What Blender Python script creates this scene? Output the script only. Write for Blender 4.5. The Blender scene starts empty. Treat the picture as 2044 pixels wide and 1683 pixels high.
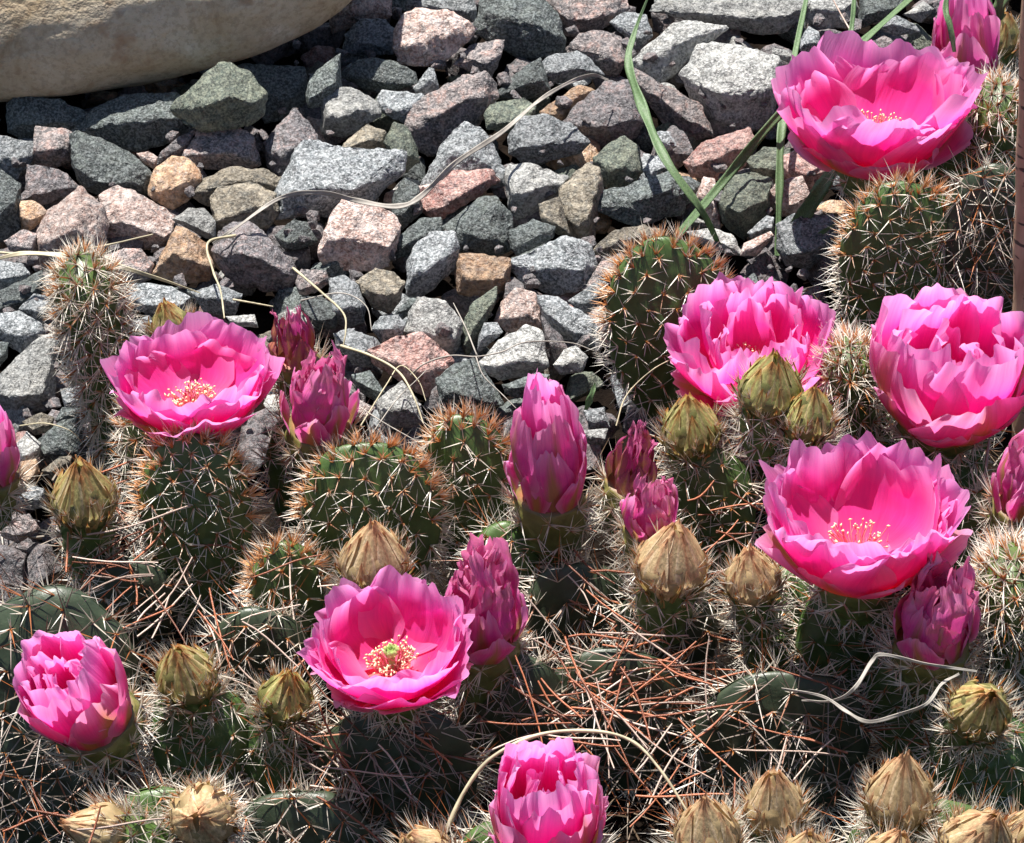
import bpy, bmesh, math, random
import numpy as np
from mathutils import Vector, Matrix, noise

# ------------------------------------------------------------------ camera, sky, sun, exposure
sc = bpy.context.scene
COL = sc.collection
PITCH = math.radians(40.0)
CAM_D, FOCAL, SENSOR = 1.15, 101.0, 36.0
CAM_P = Vector((0.0, -CAM_D * math.cos(PITCH), CAM_D * math.sin(PITCH)))
cam_data = bpy.data.cameras.new("camera")
cam_data.lens, cam_data.sensor_width = FOCAL, SENSOR
cam_data.clip_start, cam_data.clip_end = 0.01, 200.0
cam = bpy.data.objects.new("camera", cam_data)
COL.objects.link(cam)
cam.location = CAM_P
cam.rotation_euler = (math.pi / 2 - PITCH, 0, 0)
sc.camera = cam

SUN_AZ, SUN_EL = math.radians(24.0), math.radians(66.0)       # behind the scene, a little to the left
S_DIR = Vector((-math.sin(SUN_AZ) * math.cos(SUN_EL), math.cos(SUN_AZ) * math.cos(SUN_EL), math.sin(SUN_EL)))
world = bpy.data.worlds.new("World")
sc.world = world
world.use_nodes = True
wn = world.node_tree
for n in list(wn.nodes):
    wn.nodes.remove(n)
w_out = wn.nodes.new("ShaderNodeOutputWorld")
w_bg = wn.nodes.new("ShaderNodeBackground")
w_sky = wn.nodes.new("ShaderNodeTexSky")
w_sky.sky_type = 'NISHITA'
w_sky.sun_disc = False
w_sky.sun_elevation = SUN_EL
w_sky.sun_rotation = -SUN_AZ
w_bg.inputs[1].default_value = 0.05
wn.links.new(w_sky.outputs[0], w_bg.inputs[0])
wn.links.new(w_bg.outputs[0], w_out.inputs[0])
sun_data = bpy.data.lights.new("sun", 'SUN')
sun_data.energy, sun_data.angle, sun_data.color = 5.0, math.radians(0.53), (1.0, 0.955, 0.89)
sun = bpy.data.objects.new("sun", sun_data)
COL.objects.link(sun)
sun.rotation_euler = S_DIR.to_track_quat('Z', 'Y').to_euler()
sc.view_settings.view_transform = 'Standard'
sc.view_settings.look = 'None'
sc.view_settings.gamma = 1.0
sc.view_settings.exposure = 1.1
sc.cycles.max_bounces = 8
sc.cycles.transparent_max_bounces = 8

# ------------------------------------------------------------------ helpers
C_R = Vector((1, 0, 0))
C_F = Vector((0, math.cos(PITCH), -math.sin(PITCH)))
C_U = Vector((0, math.sin(PITCH), math.cos(PITCH)))
PXK = SENSOR / FOCAL / 2044.0


def ray(px, py):
    return C_F + C_R * ((px - 1022.0) * PXK) + C_U * ((841.5 - py) * PXK)


def at(px, py, z):
    d = ray(px, py)
    return CAM_P + d * ((z - CAM_P.z) / d.z)


def mpp(p):
    return (Vector(p) - CAM_P).dot(C_F) * PXK


def tag(o, label=None, cat=None, group=None, kind=None):
    if label: o["label"] = label
    if cat: o["category"] = cat
    if group: o["group"] = group
    if kind: o["kind"] = kind
    return o


def new_mesh(name, V, F, mat, uv=None, col=None, smooth=True):
    """V (n,3); F (m,3) or (m,4) int array, or a list of such arrays."""
    me = bpy.data.meshes.new(name)
    V = np.asarray(V, dtype=np.float32)
    Fs = F if isinstance(F, list) else [F]
    Fs = [np.asarray(f, dtype=np.int32) for f in Fs if len(f)]
    loops = np.concatenate([f.ravel() for f in Fs])
    tot = np.concatenate([np.full(len(f), f.shape[1], dtype=np.int32) for f in Fs])
    start = np.concatenate([[0], np.cumsum(tot)[:-1]]).astype(np.int32)
    me.vertices.add(len(V))
    me.vertices.foreach_set("co", V.ravel())
    me.loops.add(len(loops))
    me.loops.foreach_set("vertex_index", loops)
    me.polygons.add(len(tot))
    me.polygons.foreach_set("loop_start", start)
    me.polygons.foreach_set("loop_total", tot)
    me.polygons.foreach_set("use_smooth", np.full(len(tot), smooth))
    if uv is not None:
        lay = me.uv_layers.new(name="uv")
        lay.data.foreach_set("uv", np.asarray(uv, dtype=np.float32)[loops].ravel())
    if col is not None:
        ca = me.color_attributes.new(name="Col", type='FLOAT_COLOR', domain='POINT')
        c4 = np.ones((len(V), 4), dtype=np.float32)
        c4[:, :3] = col
        ca.data.foreach_set("color", c4.ravel())
    me.materials.append(mat)
    me.update(calc_edges=True)
    return me


def obj(name, me, parent=None, M=None):
    o = bpy.data.objects.new(name, me)
    COL.objects.link(o)
    if parent is not None:
        o.parent = parent
    if M is not None:
        o.matrix_local = M
    return o


def grid_faces(nu, nv, wrap=False):
    i = np.arange(nu if wrap else nu - 1)
    j = np.arange(nv - 1)
    I, J = np.meshgrid(i, j, indexing='ij')
    I, J = I.ravel(), J.ravel()
    I2 = (I + 1) % nu
    return np.stack([I * nv + J, I2 * nv + J, I2 * nv + J + 1, I * nv + J + 1], 1)


def catmull(P, n):
    P = [Vector(p) for p in P]
    P = [P[0] * 2 - P[1]] + P + [P[-1] * 2 - P[-2]]
    out = []
    for i in range(1, len(P) - 2):
        p0, p1, p2, p3 = P[i - 1:i + 3]
        for k in range(n):
            t = k / n
            out.append(0.5 * ((2 * p1) + (p2 - p0) * t + (2 * p0 - 5 * p1 + 4 * p2 - p3) * t * t + (3 * p1 - p0 - 3 * p2 + p3) * t ** 3))
    out.append(P[-2])
    return out


def tube(P, rad, k=5):
    P = [Vector(p) for p in P]
    V, n = [], len(P)
    ref = Vector((0.3, 0.2, 0.93))
    for i, p in enumerate(P):
        t = (P[min(i + 1, n - 1)] - P[max(i - 1, 0)]).normalized()
        a = t.cross(ref)
        if a.length < 1e-4:
            a = t.cross(Vector((1, 0, 0)))
        a.normalize()
        b = t.cross(a)
        r = rad(i / (n - 1)) if callable(rad) else rad
        for q in range(k):
            w = 2 * math.pi * q / k
            V.append(p + (a * math.cos(w) + b * math.sin(w)) * r)
    V = np.array([tuple(v) for v in V])
    F = []
    for i in range(n - 1):
        for q in range(k):
            F.append((i * k + q, i * k + (q + 1) % k, (i + 1) * k + (q + 1) % k, (i + 1) * k + q))
    caps = []
    if k == 4:
        caps = [(3, 2, 1, 0), tuple((n - 1) * 4 + q for q in range(4))]
        F += caps
    return V, np.array(F)


def frame(pos, z_axis, roll=0.0):
    z = Vector(z_axis).normalized()
    x = C_R - z * C_R.dot(z)
    x.normalize()
    y = z.cross(x)
    M = Matrix((x, y, z)).transposed().to_4x4()
    M.translation = pos
    return M @ Matrix.Rotation(roll, 4, 'Z')


def axis_of(roll, lean):
    """growth axis: roll = degrees to the right, lean = degrees towards the viewer"""
    a, b = math.radians(roll), math.radians(lean)
    return Vector((math.sin(a), -math.sin(b) * math.cos(a), math.cos(b) * math.cos(a)))


# ------------------------------------------------------------------ materials
def mat_new(name):
    m = bpy.data.materials.new(name)
    m.use_nodes = True
    nt = m.node_tree
    b = nt.nodes["Principled BSDF"]
    return m, nt, b


def N(nt, t, **kw):
    n = nt.nodes.new(t)
    for k, v in kw.items():
        setattr(n, k, v)
    return n


def L(nt, a, b):
    nt.links.new(a, b)


def ramp(nt, fac, stops, interp='LINEAR'):
    r = N(nt, "ShaderNodeValToRGB")
    r.color_ramp.interpolation = interp
    els = r.color_ramp.elements
    while len(els) < len(stops):
        els.new(0.5)
    for e, (p, c) in zip(els, stops):
        e.position = p
        e.color = tuple(c) + (1,) if len(c) == 3 else c
    L(nt, fac, r.inputs[0])
    return r.outputs[0]


def mix(nt, fac, a, b, mode='MIX'):
    m = N(nt, "ShaderNodeMix", data_type='RGBA', blend_type=mode)
    for sock, v in ((m.inputs[0], fac), (m.inputs[6], a), (m.inputs[7], b)):
        if hasattr(v, "is_output"):
            L(nt, v, sock)
        elif isinstance(v, (int, float)):
            sock.default_value = v
        else:
            sock.default_value = tuple(v) + (1,)
    return m.outputs[2]


def tex_noise(nt, vec, scale, detail=4, rough=0.6, dist=0.0):
    n = N(nt, "ShaderNodeTexNoise")
    n.inputs["Scale"].default_value = scale
    n.inputs["Detail"].default_value = detail
    n.inputs["Roughness"].default_value = rough
    n.inputs["Distortion"].default_value = dist
    L(nt, vec, n.inputs["Vector"])
    return n.outputs[0]


def bump(nt, h, strength, dist, prev=None):
    b = N(nt, "ShaderNodeBump")
    b.inputs["Strength"].default_value = strength
    b.inputs["Distance"].default_value = dist
    L(nt, h, b.inputs["Height"])
    if prev:
        L(nt, prev, b.inputs["Normal"])
    return b.outputs[0]


def obj_coord(nt):
    tc = N(nt, "ShaderNodeTexCoord")
    oi = N(nt, "ShaderNodeObjectInfo")
    va = N(nt, "ShaderNodeVectorMath", operation='ADD')
    L(nt, tc.outputs["Object"], va.inputs[0])
    mul = N(nt, "ShaderNodeVectorMath", operation='SCALE')
    mul.inputs[0].default_value = (0.9, 1.7, 2.3)
    L(nt, oi.outputs["Random"], mul.inputs["Scale"])
    L(nt, mul.outputs[0], va.inputs[1])
    return va.outputs[0], oi.outputs["Random"]


def stone_mat(name, dark, mid, light, patch, grain=0.5, alt=None, rough=0.5):
    """crushed crystalline rock: patchy body colour, millimetre grains, bright crystals"""
    m, nt, b = mat_new(name)
    vec, rnd = obj_coord(nt)
    p = tex_noise(nt, vec, 130, 4, 0.65, 0.8)
    body = ramp(nt, p, [(0.38, dark), (0.50, mid), (0.60, patch)])
    if alt:
        p2 = tex_noise(nt, vec, 210, 4, 0.7, 1.2)
        body = mix(nt, ramp(nt, p2, [(0.52, (0,) * 3), (0.60, (0.85,) * 3)]), body, alt)
    p3 = tex_noise(nt, vec, 330, 3, 0.7)
    body = mix(nt, 1.0, body, ramp(nt, p3, [(0.34, (0.55,) * 3), (0.5, (1,) * 3), (0.66, (1.55,) * 3)]), 'MULTIPLY')
    g1 = tex_noise(nt, vec, 900, 2, 0.7)
    gm = ramp(nt, g1, [(0.44, (0, 0, 0)), (0.60, (grain, grain, grain))])
    c = mix(nt, gm, body, light)
    vo = N(nt, "ShaderNodeTexVoronoi")
    vo.inputs["Scale"].default_value = 820
    L(nt, vec, vo.inputs["Vector"])
    vr = ramp(nt, vo.outputs["Color"], [(0.16, (0.5, 0.5, 0.5)), (0.36, (0, 0, 0))])
    c = mix(nt, vr, c, [x * 0.35 for x in dark])
    tint = N(nt, "ShaderNodeHueSaturation")
    mr = N(nt, "ShaderNodeMapRange")
    mr.inputs["To Min"].default_value, mr.inputs["To Max"].default_value = 0.72, 1.25
    L(nt, rnd, mr.inputs["Value"])
    L(nt, mr.outputs[0], tint.inputs["Value"])
    L(nt, c, tint.inputs["Color"])
    L(nt, tint.outputs[0], b.inputs["Base Color"])
    rr = ramp(nt, g1, [(0.4, (rough + 0.2,) * 3), (0.62, (rough - 0.12,) * 3)])
    L(nt, rr, b.inputs["Roughness"])
    b.inputs["Specular IOR Level"].default_value = 0.6
    h1 = tex_noise(nt, vec, 260, 5, 0.7)
    h2 = tex_noise(nt, vec, 1500, 2, 0.6)
    n1 = bump(nt, h1, 1.0, 0.0030)
    L(nt, bump(nt, h2, 0.7, 0.0005, n1), b.inputs["Normal"])
    return m


SM = {
    'D': stone_mat("stone_dark", (.024, .033, .033), (.044, .057, .055), (.36, .40, .40), (.07, .085, .076), .42),
    'V': stone_mat("stone_green", (.055, .072, .058), (.09, .112, .09), (.32, .34, .25), (.14, .155, .115), .5),
    'G': stone_mat("stone_grey", (.075, .088, .095), (.135, .152, .160), (.56, .58, .60), (.21, .225, .23), .6),
    'L': stone_mat("stone_pale", (.16, .165, .16), (.26, .265, .255), (.62, .62, .60), (.36, .355, .33), .6),
    'P': stone_mat("stone_pink", (.27, .16, .13), (.45, .31, .265), (.76, .66, .61), (.55, .44, .40), .55, (.20, .185, .19)),
    'R': stone_mat("stone_rose", (.24, .10, .085), (.38, .20, .17), (.62, .48, .44), (.42, .27, .235), .45, (.15, .10, .10)),
    'O': stone_mat("stone_ochre", (.30, .16, .085), (.42, .26, .15), (.60, .46, .34), (.46, .32, .21), .35, (.40, .30, .24)),
    'S': stone_mat("stone_mixed", (.075, .072, .078), (.19, .16, .155), (.55, .48, .46), (.36, .235, .205), .5, (.065, .068, .075)),
    'K': stone_mat("stone_purple", (.055, .052, .058), (.10, .093, .098), (.36, .34, .35), (.17, .14, .14), .5, (.26, .19, .18)),
    'T': stone_mat("stone_tan", (.10, .085, .06), (.19, .16, .115), (.42, .38, .31), (.27, .235, .18), .4, (.08, .08, .07)),
}
SNAME = {'D': "dark blackish", 'V': "dull dark green", 'G': "mid grey speckled", 'L': "pale grey sparkling", 'P': "salmon pink",
         'R': "reddish pink", 'O': "orange tan", 'S': "grey and pink mottled", 'K': "purplish grey", 'T': "olive brown"}


def boulder_mat():
    m, nt, b = mat_new("boulder_sandstone")
    tc = N(nt, "ShaderNodeTexCoord")
    v = tc.outputs["Object"]
    a = tex_noise(nt, v, 26, 7, 0.68, 0.9)
    c = ramp(nt, a, [(0.34, (.33, .24, .14)), (0.44, (.46, .37, .25)), (0.56, (.52, .44, .32)), (0.70, (.60, .54, .43))])
    f = tex_noise(nt, v, 330, 4, 0.7)
    c = mix(nt, ramp(nt, f, [(0.40, (0.4,) * 3), (0.52, (0,) * 3)]), c, (.24, .18, .12))
    st = tex_noise(nt, v, 60, 3, 0.5)
    c = mix(nt, ramp(nt, st, [(0.60, (0,) * 3), (0.70, (0.7,) * 3)]), c, (.30, .18, .10))
    L(nt, c, b.inputs["Base Color"])
    b.inputs["Roughness"].default_value = 0.8
    h = tex_noise(nt, v, 40, 6, 0.65)
    h2 = tex_noise(nt, v, 420, 3, 0.6)
    n1 = bump(nt, h, 0.9, 0.005)
    L(nt, bump(nt, h2, 0.6, 0.0012, n1), b.inputs["Normal"])
    return m


def soil_mat():
    m, nt, b = mat_new("dark_soil")
    tc = N(nt, "ShaderNodeTexCoord")
    v = tc.outputs["Object"]
    a = tex_noise(nt, v, 90, 6, 0.7)
    L(nt, ramp(nt, a, [(0.35, (.005, .0036, .003)), (0.65, (.016, .011, .008))]), b.inputs["Base Color"])
    b.inputs["Roughness"].default_value = 1.0
    b.inputs["Specular IOR Level"].default_value = 0.05
    L(nt, bump(nt, a, 1.0, 0.006), b.inputs["Normal"])
    return m


def attr_mat(name, rough=0.5, trans=0.0, bump_scale=None, var=0.0, spec=0.5):
    m, nt, b = mat_new(name)
    ca = N(nt, "ShaderNodeVertexColor", layer_name="Col")
    c = ca.outputs[0]
    if var or bump_scale:
        tc = N(nt, "ShaderNodeTexCoord")
        nz = tex_noise(nt, tc.outputs["Object"], bump_scale or 300, 4, 0.6)
        if var:
            k = ramp(nt, nz, [(0.3, (1 - var,) * 3), (0.7, (1 + var,) * 3)])
            c = mix(nt, 1.0, c, k, 'MULTIPLY')
        if bump_scale:
            L(nt, bump(nt, nz, 0.35, 0.0008), b.inputs["Normal"])
    L(nt, c, b.inputs["Base Color"])
    b.inputs["Roughness"].default_value = rough
    b.inputs["Specular IOR Level"].default_value = spec
    if trans:
        t = N(nt, "ShaderNodeBsdfTranslucent")
        L(nt, c, t.inputs[0])
        ms = N(nt, "ShaderNodeMixShader")
        ms.inputs[0].default_value = trans
        L(nt, b.outputs[0], ms.inputs[1])
        L(nt, t.outputs[0], ms.inputs[2])
        L(nt, ms.outputs[0], nt.nodes["Material Output"].inputs[0])
    return m


def petal_mat(name, base, mid, edge, rib=None, trans=0.60, wilt=0.0):
    m, nt, b = mat_new(name)
    uv = N(nt, "ShaderNodeUVMap", uv_map="uv")
    sep = N(nt, "ShaderNodeSeparateXYZ")
    L(nt, uv.outputs[0], sep.inputs[0])
    c = ramp(nt, sep.outputs[1], [(0.0, base), (0.34, [0.5 * (x + y) for x, y in zip(base, mid)]), (0.50, mid), (0.72, mid), (1.0, edge)])
    oi = N(nt, "ShaderNodeObjectInfo")
    mp = N(nt, "ShaderNodeMapping")
    mp.inputs["Scale"].default_value = (34, 1.6, 1)
    L(nt, uv.outputs[0], mp.inputs[0])
    add = N(nt, "ShaderNodeVectorMath", operation='ADD')
    L(nt, mp.outputs[0], add.inputs[0])
    sc_ = N(nt, "ShaderNodeVectorMath", operation='SCALE')
    sc_.inputs[0].default_value = (17, 31, 5)
    L(nt, oi.outputs["Random"], sc_.inputs["Scale"])
    L(nt, sc_.outputs[0], add.inputs[1])
    st = tex_noise(nt, add.outputs[0], 1.0, 4, 0.6, 0.3)
    k = ramp(nt, st, [(0.3, (0.90, 0.82, 0.92)), (0.7, (1.05, 1.15, 1.06))])
    c = mix(nt, 1.0, c, k, 'MULTIPLY')
    # paler margins
    ax = N(nt, "ShaderNodeMath", operation='SUBTRACT')
    L(nt, sep.outputs[0], ax.inputs[0])
    ax.inputs[1].default_value = 0.5
    ab = N(nt, "ShaderNodeMath", operation='ABSOLUTE')
    L(nt, ax.outputs[0], ab.inputs[0])
    em = ramp(nt, ab.outputs[0], [(0.30, (0,) * 3), (0.5, (0.6,) * 3)])
    c = mix(nt, em, c, edge)
    if rib:
        tap = N(nt, "ShaderNodeMath", operation='MULTIPLY_ADD')
        L(nt, sep.outputs[1], tap.inputs[0])
        tap.inputs[1].default_value = 0.30
        L(nt, ab.outputs[0], tap.inputs[2])
        nz = N(nt, "ShaderNodeMath", operation='MULTIPLY_ADD')
        L(nt, st, nz.inputs[0])
        nz.inputs[1].default_value = 0.12
        L(nt, tap.outputs[0], nz.inputs[2])
        rm = ramp(nt, nz.outputs[0], [(0.26, (0.92,) * 3), (0.42, (0,) * 3)])
        c = mix(nt, rm, c, rib)
    if wilt:
        tc = N(nt, "ShaderNodeTexCoord")
        wz = tex_noise(nt, tc.outputs["Object"], 240, 3, 0.6)
        c = mix(nt, ramp(nt, wz, [(0.48, (0,) * 3), (0.62, (wilt,) * 3)]), c, (.42, .17, .08))
    L(nt, c, b.inputs["Base Color"])
    b.inputs["Roughness"].default_value = 0.42
    b.inputs["Specular IOR Level"].default_value = 0.45
    L(nt, bump(nt, st, 0.5, 0.0011), b.inputs["Normal"])
    t = N(nt, "ShaderNodeBsdfTranslucent")
    L(nt, c, t.inputs[0])
    ms = N(nt, "ShaderNodeMixShader")
    ms.inputs[0].default_value = trans
    L(nt, b.outputs[0], ms.inputs[1])
    L(nt, t.outputs[0], ms.inputs[2])
    L(nt, ms.outputs[0], nt.nodes["Material Output"].inputs[0])
    return m


def scale_mat(name, body, edge, tip, rib):
    m, nt, b = mat_new(name)
    uv = N(nt, "ShaderNodeUVMap", uv_map="uv")
    sep = N(nt, "ShaderNodeSeparateXYZ")
    L(nt, uv.outputs[0], sep.inputs[0])
    ax = N(nt, "ShaderNodeMath", operation='SUBTRACT')
    L(nt, sep.outputs[0], ax.inputs[0])
    ax.inputs[1].default_value = 0.5
    ab = N(nt, "ShaderNodeMath", operation='ABSOLUTE')
    L(nt, ax.outputs[0], ab.inputs[0])
    c = ramp(nt, ab.outputs[0], [(0.0, rib), (0.13, body), (0.33, body), (0.46, edge)])
    c = mix(nt, ramp(nt, sep.outputs[1], [(0.72, (0,) * 3), (0.95, (0.9,) * 3)]), c, tip)
    tc = N(nt, "ShaderNodeTexCoord")
    mp = N(nt, "ShaderNodeMapping")
    mp.inputs["Scale"].default_value = (1.0, 1.0, 0.16)
    L(nt, tc.outputs["Object"], mp.inputs[0])
    nz = tex_noise(nt, mp.outputs[0], 1100, 4, 0.7)
    c = mix(nt, 1.0, c, ramp(nt, nz, [(0.32, (.62, .58, .52)), (0.68, (1.28, 1.26, 1.2))]), 'MULTIPLY')
    L(nt, c, b.inputs["Base Color"])
    b.inputs["Roughness"].default_value = 0.55
    L(nt, bump(nt, nz, 0.5, 0.0006), b.inputs["Normal"])
    t = N(nt, "ShaderNodeBsdfTranslucent")
    L(nt, c, t.inputs[0])
    ms = N(nt, "ShaderNodeMixShader")
    ms.inputs[0].default_value = 0.38
    L(nt, b.outputs[0], ms.inputs[1])
    L(nt, t.outputs[0], ms.inputs[2])
    L(nt, ms.outputs[0], nt.nodes["Material Output"].inputs[0])
    return m


def plain_mat(name, col, rough=0.6, var=0.25, scale=200, stretch=None, trans=0.0, dark=None, each=False):
    m, nt, b = mat_new(name)
    tc = N(nt, "ShaderNodeTexCoord")
    v = tc.outputs["Object"]
    if stretch:
        mp = N(nt, "ShaderNodeMapping")
        mp.inputs["Scale"].default_value = stretch
        L(nt, v, mp.inputs[0])
        v = mp.outputs[0]
    nz = tex_noise(nt, v, scale, 4, 0.6)
    lo = dark or [x * (1 - var) for x in col]
    c = ramp(nt, nz, [(0.35, lo), (0.65, [min(1, x * (1 + var)) for x in col])])
    if each:
        oi = N(nt, "ShaderNodeObjectInfo")
        c = mix(nt, 1.0, c, ramp(nt, oi.outputs["Random"], [(0, (.35, .32, .32)), (.5, (.85, .8, .8)), (1, (1.35, 1.35, 1.4))]), 'MULTIPLY')
    L(nt, c, b.inputs["Base Color"])
    b.inputs["Roughness"].default_value = rough
    L(nt, bump(nt, nz, 0.4, 0.0006), b.inputs["Normal"])
    if trans:
        t = N(nt, "ShaderNodeBsdfTranslucent")
        L(nt, c, t.inputs[0])
        ms = N(nt, "ShaderNodeMixShader")
        ms.inputs[0].default_value = trans
        L(nt, b.outputs[0], ms.inputs[1])
        L(nt, t.outputs[0], ms.inputs[2])
        L(nt, ms.outputs[0], nt.nodes["Material Output"].inputs[0])
    return m


M_BOULDER, M_SOIL = boulder_mat(), soil_mat()
M_SKIN = attr_mat("cactus_skin", 0.42, 0.0, 260, 0.22, 0.5)
M_SPINE = attr_mat("spine", 0.38, 0.25, None, 0.0, 0.6)
M_STAMEN = attr_mat("stamen", 0.5, 0.35)
PINK = ((.94, .075, .24), (.95, .085, .49), (.93, .40, .74))
M_PETAL = petal_mat("petal_pink", *PINK)
M_TEPAL = petal_mat("petal_outer", (.60, .16, .09), (.93, .12, .46), (.93, .46, .72), rib=(.55, .32, .10))
M_CLOSED = petal_mat("petal_closing", (.62, .07, .20), (.84, .09, .45), (.92, .38, .66), rib=(.42, .25, .10), trans=0.42)
M_WILT = petal_mat("petal_wilted", (.55, .14, .12), (.74, .07, .36), (.86, .28, .52), rib=None, trans=0.3, wilt=0.3)
M_DRY = petal_mat("petal_dried", (.50, .27, .13), (.40, .08, .16), (.36, .05, .16), rib=(.5, .28, .13), trans=0.15, wilt=0.8)
M_SCALE = [scale_mat("bud_scale_olive", (.52, .47, .20), (.76, .64, .40), (.48, .21, .08), (.48, .30, .14)),
           scale_mat("bud_scale_tan", (.66, .52, .31), (.82, .68, .48), (.60, .33, .19), (.56, .34, .20)),
           scale_mat("bud_scale_green", (.46, .46, .18), (.70, .60, .32), (.50, .22, .07), (.44, .28, .12))]
M_BRACT = scale_mat("bud_bract", (.36, .27, .10), (.48, .36, .17), (.40, .11, .035), (.34, .17, .06))
M_GRASS = plain_mat("green_grass", (.15, .24, .11), 0.45, 0.3, 60, (30, 30, 1), 0.35)
M_STRAW = plain_mat("straw", (.52, .46, .31), 0.55, 0.25, 120, None, 0.2)
M_GREYSTRAW = plain_mat("grey_straw", (.36, .33, .29), 0.6, 0.3, 120, None, 0.15)
M_NEEDLE = plain_mat("dry_needle", (.36, .125, .06), 0.3, 0.35, 140, each=True)
M_NEEDLE2 = plain_mat("pale_needle", (.56, .44, .36), 0.3, 0.3, 140, each=True)


def bark_mat():
    m, nt, b = mat_new("stem_bark")
    tc = N(nt, "ShaderNodeTexCoord")
    mp = N(nt, "ShaderNodeMapping")
    mp.inputs["Scale"].default_value = (60, 60, 14)
    L(nt, tc.outputs["Object"], mp.inputs[0])
    a = tex_noise(nt, mp.outputs[0], 3.0, 5, 0.6)
    c = ramp(nt, a, [(0.3, (.34, .20, .12)), (0.7, (.58, .40, .27))])
    mp2 = N(nt, "ShaderNodeMapping")
    mp2.inputs["Scale"].default_value = (120, 120, 330)
    L(nt, tc.outputs["Object"], mp2.inputs[0])
    d = tex_noise(nt, mp2.outputs[0], 1.0, 1, 0.4)
    c = mix(nt, ramp(nt, d, [(0.63, (0,) * 3), (0.68, (0.9,) * 3)]), c, (.025, .02, .018))
    L(nt, c, b.inputs["Base Color"])
    b.inputs["Roughness"].default_value = 0.7
    L(nt, bump(nt, a, 0.5, 0.001), b.inputs["Normal"])
    return m


M_BARK = bark_mat()

# ------------------------------------------------------------------ ground
rng = random.Random(7)
g = new_mesh("ground", [(-8, -8, -.012), (8, -8, -.012), (8, 8, -.012), (-8, 8, -.012)], np.array([[0, 1, 2, 3]]), M_SOIL)
tag(obj("ground", g), "dark bare soil under the gravel and the cactus", "soil", kind="structure")


# ------------------------------------------------------------------ stones
def refine(bm, max_len, rounds=5):
    for _ in range(rounds):
        es = [e for e in bm.edges if e.calc_length() > max_len]
        if not es:
            break
        bmesh.ops.subdivide_edges(bm, edges=es, cuts=1)
        bmesh.ops.triangulate(bm, faces=[f for f in bm.faces if len(f.verts) > 3])


def stone_finish(name, pts, size, mat, seed, edge_len, rough=1.0):
    bm = bmesh.new()
    for p in pts:
        bm.verts.new(p)
    r = bmesh.ops.convex_hull(bm, input=bm.verts)
    junk = [v for v in bm.verts if not v.link_faces]
    bmesh.ops.delete(bm, geom=junk, context='VERTS')
    bmesh.ops.dissolve_limit(bm, angle_limit=math.radians(7), verts=bm.verts, edges=bm.edges)
    bmesh.ops.bevel(bm, geom=[e for e in bm.edges], offset=size * 0.014, segments=1, affect='EDGES', clamp_overlap=True)
    bmesh.ops.triangulate(bm, faces=bm.faces[:])
    refine(bm, edge_len)
    bm.normal_update()
    off = Vector((seed * 1.37 % 50, seed * 2.11 % 50, seed * 0.73 % 50))
    k1, k2, k3 = 2.2 / size, 7.0 / size, 20.0 / size
    for v in bm.verts:
        p = v.co
        d = noise.noise(p * k1 + off) * 0.026 + noise.noise(p * k2 + off) * 0.030 - abs(noise.noise(p * k3 - off)) * 0.030
        v.co = p + v.normal * (d * size * rough)
    for f in bm.faces:
        f.smooth = True
    bmesh.ops.remove_doubles(bm, verts=bm.verts, dist=size * 0.002)
    me = bpy.data.meshes.new(name)
    bm.to_mesh(me)
    bm.free()
    me.materials.append(mat)
    return me


def poly_range(poly, u):
    """lowest and highest v of a closed polygon at abscissa u"""
    vs = []
    n = len(poly)
    for i in range(n):
        (a, b), (c, d) = poly[i], poly[(i + 1) % n]
        if (a - u) * (c - u) <= 0 and abs(a - c) > 1e-9:
            vs.append(b + (d - b) * (u - a) / (c - a))
    return (min(vs), max(vs)) if len(vs) >= 2 else None


LAND = [((300, 80), "under the rounded boulder"), ((760, 80), "near the boulder's rounded end"), ((1280, 130), "under the arching green grass blade"),
        ((1500, 150), "beside the flat grass blades"), ((1600, 420), "between the two largest round pads"), ((1180, 560), "beside the big round pad"),
        ((1180, 300), "in the open gravel beyond the big round pad"), ((750, 400), "touching the long curved dry stalk"),
        ((480, 420), "where the long dry stalk begins"), ((880, 640), "by the forked grey twig"), ((650, 600), "behind the dried-up flower"),
        ((120, 450), "under the crossed pale straws"), ((60, 700), "beside the spiny column"), ((160, 900), "behind the pointed olive bud"), ((800, 800), "behind the low orange-rimmed pads"),
        ((1850, 330), "behind the wide open flower beside the woody stem"), ((1560, 620), "behind the deep cup-shaped flower")]


def stone_label(cls, px, py, w, h, size_px):
    near = min(LAND, key=lambda q: (q[0][0] - px) ** 2 + (q[0][1] - py) ** 2)[1]
    big = "large" if size_px > 150 else ("small" if size_px < 85 else "medium")
    shape = "long" if w > 1.75 * h else ("upright" if h > 1.25 * w else ("chunky" if abs(w - h) < 0.25 * w else "angular"))
    return f"{big} {shape} {SNAME[cls]} crushed stone {near}"


CR = {1: (0, 0), 2: (660, 0), 3: (1344, 0), 4: (0, 500), 5: (660, 500)}
KZ = 1964 / 700.0
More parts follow.
